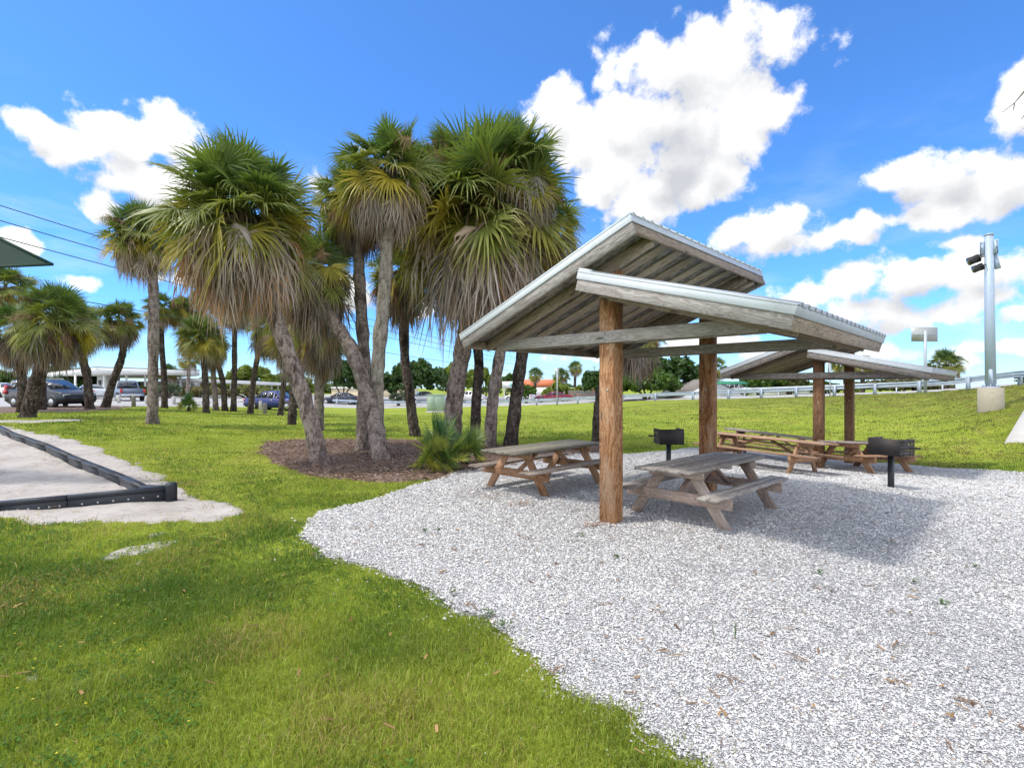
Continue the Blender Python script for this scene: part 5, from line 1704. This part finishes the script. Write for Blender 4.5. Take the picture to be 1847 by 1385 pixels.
m = MB(); m.tube([(p - oo) for p in [C1.lerp(C2, t / 8) + Vector((0, 0, -.35 * (t / 8) * (1 - t / 8))) for t in range(9)]], .025, 6); m.build('hem', M['sail'], sr_)
m = MB(); m.tube([(p - oo) for p in [C1.lerp(Aq, t / 8) + Vector((0, 0, -.21 * (t / 8) * (1 - t / 8))) for t in range(9)]], .025, 6); m.build('hem', M['sail'], sr_)
m = MB(); m.tube([(0, 0, -.3), (0, 0, Aq.z + .1)], .08, 12); m.build('mast', M['black_steel'], sr_)
m = MB(); m.tube([(C2.x - Aq.x - .2, C2.y - Aq.y, -.3), (C2.x - Aq.x - .2, C2.y - Aq.y, C2.z + .1)], .08, 12); m.build('mast', M['black_steel'], sr_)


# ------------------------------------------------------------------ black plastic border of the play area
def border():
    z = .29
    corner = Vector((-5.12, 7.72, 0))
    back_px = [(259, 875), (221.6, 857.5), (183, 842.5), (153, 831), (128, 821), (87, 802), (50, 789.5), (22, 780), (0, 768.5), (-40, 757)]
    def rayh(x, y, h):
        for D in np.arange(5, 40, .01):
            if EYE - (y - HOR) * D / FPX <= g1((x - CXP) / FPX * D, D) + h: break
        return Vector(((x - CXP) / FPX * D, D, 0))
    pts = [corner] + [rayh(x, y, .19) for (x, y) in back_px]
    front = [corner, Vector((-6.05, 7.02, 0)), Vector((-6.98, 6.32, 0)), Vector((-7.92, 5.62, 0)), Vector((-8.9, 4.9, 0)), Vector((-9.9, 4.15, 0))]
    # front edge follows the photographed line
    fpx = [(305, 876), (125, 893), (0, 904), (-130, 916), (-300, 931)]
    front = []
    for (x, y), hh in zip(fpx, (.25, .20, .15, .13, .13)): front.append(rayh(x, y, hh))
    pts[0] = front[0].copy()
    lab = {'n': 0}

    def piece(a, b, name, holes, label, ha, hb):
        d = (b - a); L = d.length; rz = atan2(d.y, d.x)
        r = thing('border_timber', a, label, 'border timber', rz, 'black plastic play area borders')
        gb = g1(b.x, b.y) + hb - z; ga = g1(a.x, a.y) + ha - z; r.location.z = ga; r.rotation_euler = (0, -atan2(gb - ga, L), rz)
        m = MB()
        h0, h1 = -.06, z
        # top rail and side skin with scalloped foot
        m.board((.004, 0, h1 - .035), (L - .004, 0, h1 - .035), .125, .07, ch=.014)
        m.board((.004, 0, .13), (L - .004, 0, .13), .085, .24, ch=.012)
        for k in range(7):
            x0 = L * (k + .15) / 7
            m.board((x0, 0, .02), (x0 + L * .1, 0, .02), .10, .12, ch=.012)
        m.build('rail', M['black_plastic'], r)
        if holes:
            m = MB()
            for k in range(6):
                x = L * (k + .7) / 6.6
                m.tube([(x, -.046, .15), (x, .046, .15)], .013, 8)
            m.build('plug', M['concrete_pale'], r)
        return r
    bn = ['nearest', 'second', 'third', 'fourth', 'fifth', 'sixth', 'seventh', 'eighth', 'ninth', 'last']
    for i in range(len(pts) - 1):
        piece(pts[i], pts[i + 1], 'b', False, 'black border timber, %s from the corner along the edge by the lawn' % bn[i], .25 if i == 0 else .19, .19)
    fn = ['black border timber with round holes running left from the corner', 'black border timber next left along the front of the sand', 'third black border timber along the front of the sand', 'black border timber at the far left of the front edge']
    for i in range(len(front) - 1):
        piece(front[i], front[i + 1], 'f', True, fn[i], (.25, .20, .15, .13)[i], (.20, .15, .13, .13)[i])
    m = MB(); m.tube([(0, 0, -.1), (0, 0, .27), (0, 0, .30)], .085, 16, True, [.085, .085, .075])
    tag(m.build('corner_post', M['black_plastic'], loc=front[0] + Vector((.03, .0, -.02))), 'round black plastic corner post of the play area border', 'corner post')
    return pts, front


BP, BF = border()


# ------------------------------------------------------------------ scattered small stuff
def in_any(x, y, polys): 
    r = np.zeros(x.shape, bool)
    for P in polys: r |= inpoly(x, y, P)
    return r


def sample_view(n, d0, d1, rng, margin=1.06, power=1.0):
    """points spread evenly over the ground between two depths inside (and a little beyond) the view"""
    D = np.sqrt(rng.uniform(d0 ** 2, d1 ** 2, n))
    a = rng.uniform(-margin, margin, n)
    return a * D * 1.0, D


def blades(n, d0, d1, h, w, seed, seg=2):
    rng = np.random.default_rng(seed)
    X, Y = sample_view(n, d0, d1 * 1.25, rng)
    k_ = (rng.random(n) < np.clip((d1 * 1.25 - Y) / (d1 * .45), 0, 1)) & (rng.random(n) < np.clip((Y - d0) / (d0 * .25) + (.0 if d0 > 3 else 1), 0, 1)); X, Y = X[k_], Y[k_]; n = len(X)
    wx, wy = wob(X, Y, .08, 3.0)
    wx2, wy2 = wob(X, Y, .12, 2.2)
    fringe = rng.uniform(-.06, .06, n) + np.where(rng.random(n) < .06, rng.normal(0, .16, n), 0)
    f2 = rng.normal(0, .24, n); f3 = rng.normal(0, .20, n)
    keep = ~inpoly(wx + fringe, wy + fringe, GRAVEL) & ~in_any(wx2 + f2, wy2 + f3, [SAND, MULCH, MULCH2, STRIP]) & ~inpoly(wx2, wy2, LOT)
    bare = in_any(wx2 + f2 * .6, wy2 + f3 * .6, BARE)
    keep &= ~(bare & (rng.random(n) < .80))
    th = vnoise(X, Y, .9, 21) * .6 + vnoise(X, Y, 3.1, 22) * .4
    keep &= rng.random(n) < np.clip(.45 + 1.2 * (th - .25), .25, 1)
    X, Y = X[keep], Y[keep]; n = len(X)
    rng2 = rng
    Z = gz(X, Y) + ground_relief(X, Y) - .005
    tuft = vnoise(X, Y, 2.0, 23) * .6 + vnoise(X, Y, 7.0, 24) * .5
    H = h * (.30 + 1.15 * tuft) * rng.uniform(.5, 1.3, n)
    Wd = w * rng.uniform(.6, 1.3, n)
    az = rng.uniform(0, 2 * pi, n); lean = rng.uniform(.15, 1.0, n)
    dx, dy = np.cos(az), np.sin(az)
    sx, sy = -dy, dx
    fr = rng.uniform(0, 2 * pi, n)
    sx, sy = np.cos(fr), np.sin(fr)
    o = np.zeros(n)
    B = np.stack([X, Y, Z], 1)
    S_ = np.stack([sx, sy, o], 1) * Wd[:, None]
    d1_ = np.stack([dx * lean * .25, dy * lean * .25, np.ones(n) * .6], 1) * H[:, None]
    d2_ = np.stack([dx * lean * .85, dy * lean * .85, 1 - lean * .35], 1) * H[:, None]
    V = np.stack([B - S_, B + S_, B + d1_ + S_ * .8, B + d1_ - S_ * .8, B + d2_], 1).reshape(-1, 3)
    b = np.arange(n) * 5
    Q = np.stack([b, b + 1, b + 2, b + 3], 1); T = np.stack([b + 3, b + 2, b + 4], 1)
    patch = vnoise(X, Y, .55, 25) * .5 + vnoise(X, Y, 1.9, 26) * .5
    t = np.clip((patch - .5) * 2.2 + .5 + rng.normal(0, .22, n), 0, 1)[:, None]
    c0 = np.array([.10, .175, .028]); c1 = np.array([.34, .395, .065])
    C = c0 + (c1 - c0) * t
    dry = rng.random(n) < np.clip(.10 + .9 * (vnoise(X, Y, 1.2, 27) - .58), .05, .6)
    nm = inpoly(X + rng.normal(0, .32, n), Y + rng.normal(0, .32, n), MULCH) | inpoly(X + rng.normal(0, .3, n), Y + rng.normal(0, .3, n), SAND)
    bank = (X > 7) & (Y > 13.5); dry |= bank & (vnoise(X, Y, 1.3, 41) * .6 + vnoise(X, Y, 4.0, 42) * .4 > .56) & (rng.random(n) < .75)
    dry |= nm & (rng.random(n) < .75)
    C[bank] *= np.array([.72, .68, .85])
    C[dry] = np.where(bank[dry][:, None], np.array([.26, .19, .085]), np.array([.46, .36, .15])) * rng.uniform(.6, 1.1, (dry.sum(), 1))
    C *= rng.uniform(.7, 1.25, (n, 1))
    return V, Q, T, np.repeat(C, 5, 0)


parts = [blades(460000, 2.0, 4.6, .060, .0021, 51), blades(480000, 3.9, 8.5, .056, .0032, 52), blades(420000, 7.2, 17, .050, .006, 53), blades(220000, 14, 34, .055, .014, 54), blades(16000, 2.0, 8.5, .135, .0028, 55)]
off = 0; VV = []; QQ = []; TT = []; CC = []
for (V, Q, T, C) in parts:
    VV.append(V); QQ.append(Q + off); TT.append(T + off); CC.append(C); off += len(V)
gr = np_mesh('grass', np.concatenate(VV), [np.concatenate(QQ), np.concatenate(TT)], M['grassblade'], None, {'col': np.concatenate(CC)})
tag(gr, 'short green and yellowish grass blades covering the lawn', 'grass', kind='stuff')


def weeds():
    """flat leaved creeping weeds with a few yellow flowers in the foreground turf"""
    rng = np.random.default_rng(77)
    V, Q, C = [], [], []
    b = 0
    n = 2600
    X, Y = sample_view(n * 3, 2.2, 8.5, rng)
    wx2, wy2 = wob(X, Y, .12, 2.2)
    m_ = (X / Y < -.25 + .15 * vnoise(X, Y, 1, 30)) & (vnoise(X, Y, 1.1, 31) > .42) & ~inpoly(wx2, wy2, SAND) & ~inpoly(X, Y, GRAVEL)
    X, Y = X[m_][:n], Y[m_][:n]
    Z = gz(X, Y) + ground_relief(X, Y)
    for x, y, z in zip(X, Y, Z):
        for k in range(9):
            a = rng.uniform(0, 2 * pi); rr = rng.uniform(.005, .05); h = rng.uniform(.015, .05)
            c = np.array([x + rr * cos(a), y + rr * sin(a), z + h])
            u = np.array([cos(a), sin(a), rng.uniform(-.3, .5)]) * rng.uniform(.008, .016)
            w = np.array([-sin(a), cos(a), rng.uniform(-.3, .3)]) * rng.uniform(.005, .010)
            V += [c - u, c + w, c + u, c - w]; Q.append([b, b + 1, b + 2, b + 3]); b += 4
            cc = np.array([.05, .125, .014]) * rng.uniform(.7, 1.6) + np.array([rng.uniform(0, .03), 0, 0])
            C += [cc] * 4
    o = np_mesh('weeds', np.array(V), np.array(Q), M['grassblade'], None, {'col': np.array(C)})
    tag(o, 'small leaved creeping weeds mixed into the foreground lawn', 'weeds', kind='stuff')
    V, Q, C = [], [], []; b = 0
    sel = rng.choice(len(X), 110, replace=False)
    for x, y, z in zip(X[sel], Y[sel], Z[sel]):
        for k in range(5):
            a = k * 2 * pi / 5
            c = np.array([x, y, z + .055]); u = np.array([cos(a), sin(a), .3]) * .007; w = np.array([-sin(a), cos(a), 0]) * .004
            V += [c, c + u * .6 + w, c + u, c + u * .6 - w]; Q.append([b, b + 1, b + 2, b + 3]); b += 4; C += [np.array([.75, .60, .06])] * 4
    tag(np_mesh('wildflowers', np.array(V), np.array(Q), M['grassblade'], None, {'col': np.array(C)}), 'tiny yellow flowers dotted through the foreground weeds', 'wildflowers', kind='stuff')


weeds()


def stones():
    rng = np.random.default_rng(91)
    outV, outT, outR = [], [], []
    base = 0
    OV = np.array([[1, 0, 0], [-1, 0, 0], [0, 1, 0], [0, -1, 0], [0, 0, 1], [0, 0, -1]], float)
    OT = np.array([[0, 2, 4], [2, 1, 4], [1, 3, 4], [3, 0, 4]])
    for n in (560000,):
        dd = np.linspace(2.1, 14.0, 2000)
        sD = .0054 * (dd / 2.6) ** .55
        pdf = dd * np.clip((14.3 - dd) / 4, 0, 1) / sD ** 2
        cdf = np.cumsum(pdf); cdf /= cdf[-1]
        Y = np.interp(rng.random(n), cdf, dd); X = rng.uniform(-1.06, 1.06, n) * Y
        s = .0054 * (Y / 2.6) ** .55
        wx, wy = wob(X, Y, .08, 3.0)
        spill = rng.normal(0, .03, n) + np.where(rng.random(n) < .04, rng.normal(0, .22, n), 0)
        k = inpoly(wx + spill, wy + spill, GRAVEL)
        X, Y = X[k], Y[k]; n = len(X); wx, wy = wx[k], wy[k]; s = s[k]
        Z = gz(X, Y) + ground_relief(X, Y) + np.where(inpoly(wx, wy, GRAVEL), .030, .008) + rng.uniform(0, .006, n)
        sz = s * np.exp(rng.normal(0, .33, n))
        sc = np.stack([sz * rng.uniform(.7, 1.5, n), sz * rng.uniform(.6, 1.0, n), sz * rng.uniform(.22, .5, n)], 1)
        L = OV[None] * sc[:, None] + rng.normal(0, .18, (n, 6, 3)) * sz[:, None, None]
        a = rng.uniform(0, 2 * pi, n); tl = rng.uniform(-.4, .4, n)
        ca, sa, ct, st = np.cos(a)[:, None], np.sin(a)[:, None], np.cos(tl)[:, None], np.sin(tl)[:, None]
        x, y, z = L[..., 0], L[..., 1], L[..., 2]
        x, z = x * ct - z * st, x * st + z * ct
        x, y = x * ca - y * sa, x * sa + y * ca
        V = np.stack([x + X[:, None], y + Y[:, None], z + Z[:, None]], 2)
        outV.append(V.reshape(-1, 3))
        outT.append((OT[None] + (np.arange(n) * 6)[:, None, None]).reshape(-1, 3) + base)
        r = np.clip(rng.random(n) - .9 * np.clip(vnoise(X, Y, .8, 61) * .5 + vnoise(X, Y, 2.4, 62) * .5 - .52, 0, .3), 0, 1)
        outR.append(np.repeat(r, 6)); base += n * 6
    o = np_mesh('gravel_stones', np.concatenate(outV), np.concatenate(outT), M['stone'], None, {'rnd': np.concatenate(outR)})
    tag(o, 'loose white and grey stone chips lying over the gravel pad', 'gravel', kind='stuff')


stones()


def chips():
    """mulch pieces, twigs and dry leaves"""
    rng = np.random.default_rng(15)
    V, Q, C = [], [], []; b = 0

    def chip(x, y, z, L, w, c, tilt=.35):
        nonlocal b
        a = rng.uniform(0, 2 * pi)
        u = np.array([cos(a), sin(a), rng.uniform(-tilt, tilt)]) * L; v = np.array([-sin(a), cos(a), rng.uniform(-.3, .3)]) * w
        p = np.array([x, y, z])
        V.extend([p - u - v, p - u + v, p + u + v, p + u - v]); Q.append([b, b + 1, b + 2, b + 3]); b += 4
        C.extend([c] * 4)
    P = np.array(MULCH)
    n = 24000
    X = rng.uniform(P[:, 0].min(), P[:, 0].max(), n); Y = rng.uniform(P[:, 1].min(), P[:, 1].max(), n)
    wx, wy = wob(X, Y, .14, 2.2)
    k = inpoly(wx + rng.normal(0, .08, n), wy + rng.normal(0, .08, n), P); X, Y = X[k], Y[k]
    Z = gz(X, Y) + ground_relief(X, Y) + .045
    for x, y, z in zip(X, Y, Z):
        c = np.array([.23, .15, .11]) * rng.uniform(.35, 1.6)
        if rng.random() < .06: c = np.array([.42, .36, .31])
        chip(x, y, z + rng.uniform(-.01, .015), rng.uniform(.015, .05), rng.uniform(.005, .016), c)
    tag(np_mesh('mulch_chips', np.array(V), np.array(Q), M['dead'], None, {'col': np.array(C)}), 'loose bark chips and frond litter on the mulch bed', 'mulch', kind='stuff')
    V, Q, C = [], [], []; b = 0
    for (n, d0, d1, poly, l, h0, cs) in ((420, 2.4, 10, GRAVEL, .035, .045, [.22, .13, .075]), (420, 4, 18, SAND, .05, .06, [.26, .15, .10]), (500, 2.4, 12, None, .03, .05, [.28, .17, .08])):
        X, Y = sample_view(n, d0, d1, rng)
        if poly is not None: k = inpoly(X, Y, poly); X, Y = X[k], Y[k]
        Z = gz(X, Y) + ground_relief(X, Y) + h0
        for x, y, z in zip(X, Y, Z):
            chip(x, y, z, rng.uniform(.3, 1.4) * l, rng.uniform(.003, .008), np.array(cs) * rng.uniform(.5, 1.5), .12)
            if rng.random() < .12:
                for q in range(5): chip(x + rng.normal(0, .05), y + rng.normal(0, .04), z, rng.uniform(.3, 1.2) * l, .004, np.array(cs) * rng.uniform(.5, 1.3), .12)
    # heap of reddish palm litter in the sand by the corner, and more at the foot of the near post
    for (cx_, cy_, k, s) in ((gp(213, 868).x, gp(213, 868).y, 60, .16), (1.05, 6.45, 26, .12), (.1, 7.6, 26, .16), (-.4, 8.2, 16, .2)):
        for q in range(k):
            x, y = cx_ + rng.normal(0, s), cy_ + rng.normal(0, s * .6)
            chip(x, y, g1(x, y) + .055 + rng.uniform(0, .03), rng.uniform(.02, .08), .005, np.array([.30, .16, .10]) * rng.uniform(.6, 1.3), .3)
    tag(np_mesh('litter_twigs', np.array(V), np.array(Q), M['dead'], None, {'col': np.array(C)}), 'scattered brown twigs and dry leaf bits on gravel, sand and lawn', 'twigs', kind='stuff')


chips()


def tufts():
    rng = np.random.default_rng(19)
    spots = [(1045, 973, .05, 1, 'small green weed in the gravel in front of the front post'), (1110, 1012, .03, 0, 'tiny green sprig on the gravel below the front post weed'), (1476, 1041, .035, 0, 'small weed in the gravel below the near table'), (1646, 1058, .04, 0, 'yellowish weed low in the right gravel'),
             (1697, 1100, .05, 0, 'dark creeping weed at lower right of the gravel'), (1326, 1163, .045, 2, 'upright grass sprout near the bottom of the gravel'), (1289, 1165, .03, 2, 'thin grass sprout left of the upright one'), (1758, 1030, .03, 0, 'tiny weed at the right of the gravel'),
             (905, 1140, .06, 0, 'leafy weed at the gravel and lawn edge'), (880, 1118, .05, 0, 'second leafy weed on the gravel edge above the first'), (815, 1078, .05, 0, 'small dark weed on the gravel edge left of the others'), (765, 965, .035, 0, 'low weed in the left part of the gravel'), (790, 963, .03, 0, 'low weed just right of the other left gravel weed')]
    for (x, y, s, k, lb) in spots:
        p = gp(x, y); V, Q, C = [], [], []; b = 0
        for i in range(26 if k != 2 else 7):
            a = rng.uniform(0, 2 * pi); r_ = rng.uniform(0, s)
            if k == 2:
                u = np.array([cos(a) * .02, sin(a) * .02, .10 * rng.uniform(.6, 1.2)]); w = np.array([-sin(a), cos(a), 0]) * .0025
                V += [-w, w, u + w * .4, u - w * .4]
            else:
                c = np.array([cos(a) * r_ * 1.3, sin(a) * r_, rng.uniform(.0, .03)]); u = np.array([cos(a), sin(a), .3]) * .012; w = np.array([-sin(a), cos(a), .2]) * .008
                V += [c - u, c + w, c + u, c - w]
            Q.append([b, b + 1, b + 2, b + 3]); b += 4
            C += [np.array([.07, .13, .03]) * rng.uniform(.6, 1.6)] * 4
        o = np_mesh('weed', np.array(V), np.array(Q), M['grassblade'], None, {'col': np.array(C)}, loc=p + Vector((0, 0, .045)))
        tag(o, lb, 'weed', 'weeds growing in the gravel')


tufts()


def bare_tree():
    """leafless twigs of a tree that stands outside the right edge reach into the top corner"""
    b = Vector((9.6, 5.2, g1(9.6, 5.2)))
    r = thing('bare_tree', b, 'bare twigs of a leafless tree reaching in at the top right corner', 'tree')
    m = MB(); m.tube([p - b for p in (b - Vector((0, 0, .2)), Vector((9.5, 5.3, 2.2)), Vector((9.2, 5.4, 4.4)), Vector((8.8, 5.6, 6.6)))], .1, 10, True, [.14, .11, .08, .04])
    m.build('trunk', M['bark'], r, True)
    D = 5.5
    br = [[Vector((9.2, 5.4, 4.4)), Vector((7.4, 5.5, 5.3)), at(1900, 110, D), at(1852, 160, D), at(1830, 186, D), at(1808, 203, D)],
          [at(1900, 110, D), at(1880, 170, D + .1), at(1852, 200, D + .1), at(1843, 215, D + .1)], [at(1830, 186, D), at(1828, 199, D)], [at(1880, 170, D + .1), at(1862, 225, D + .1), at(1846, 232, D + .1)],
          [Vector((9.0, 5.5, 5.4)), Vector((8.0, 5.8, 6.6)), Vector((7.2, 6.0, 7.4))], [Vector((9.4, 5.3, 3.6)), Vector((10.4, 5.8, 5.0)), Vector((11.0, 6.2, 6.4))]]
    for k, P in enumerate(br):
        n = len(P); r0 = .035 if k in (0, 4, 5) else .006
        m = MB(); m.tube([p - b for p in P], .01, 6, True, [max(.0035, r0 * (1 - i / (n - .6)) ** 1.5) for i in range(n)]); m.build('branch', M['bark'], r, True)


bare_tree()
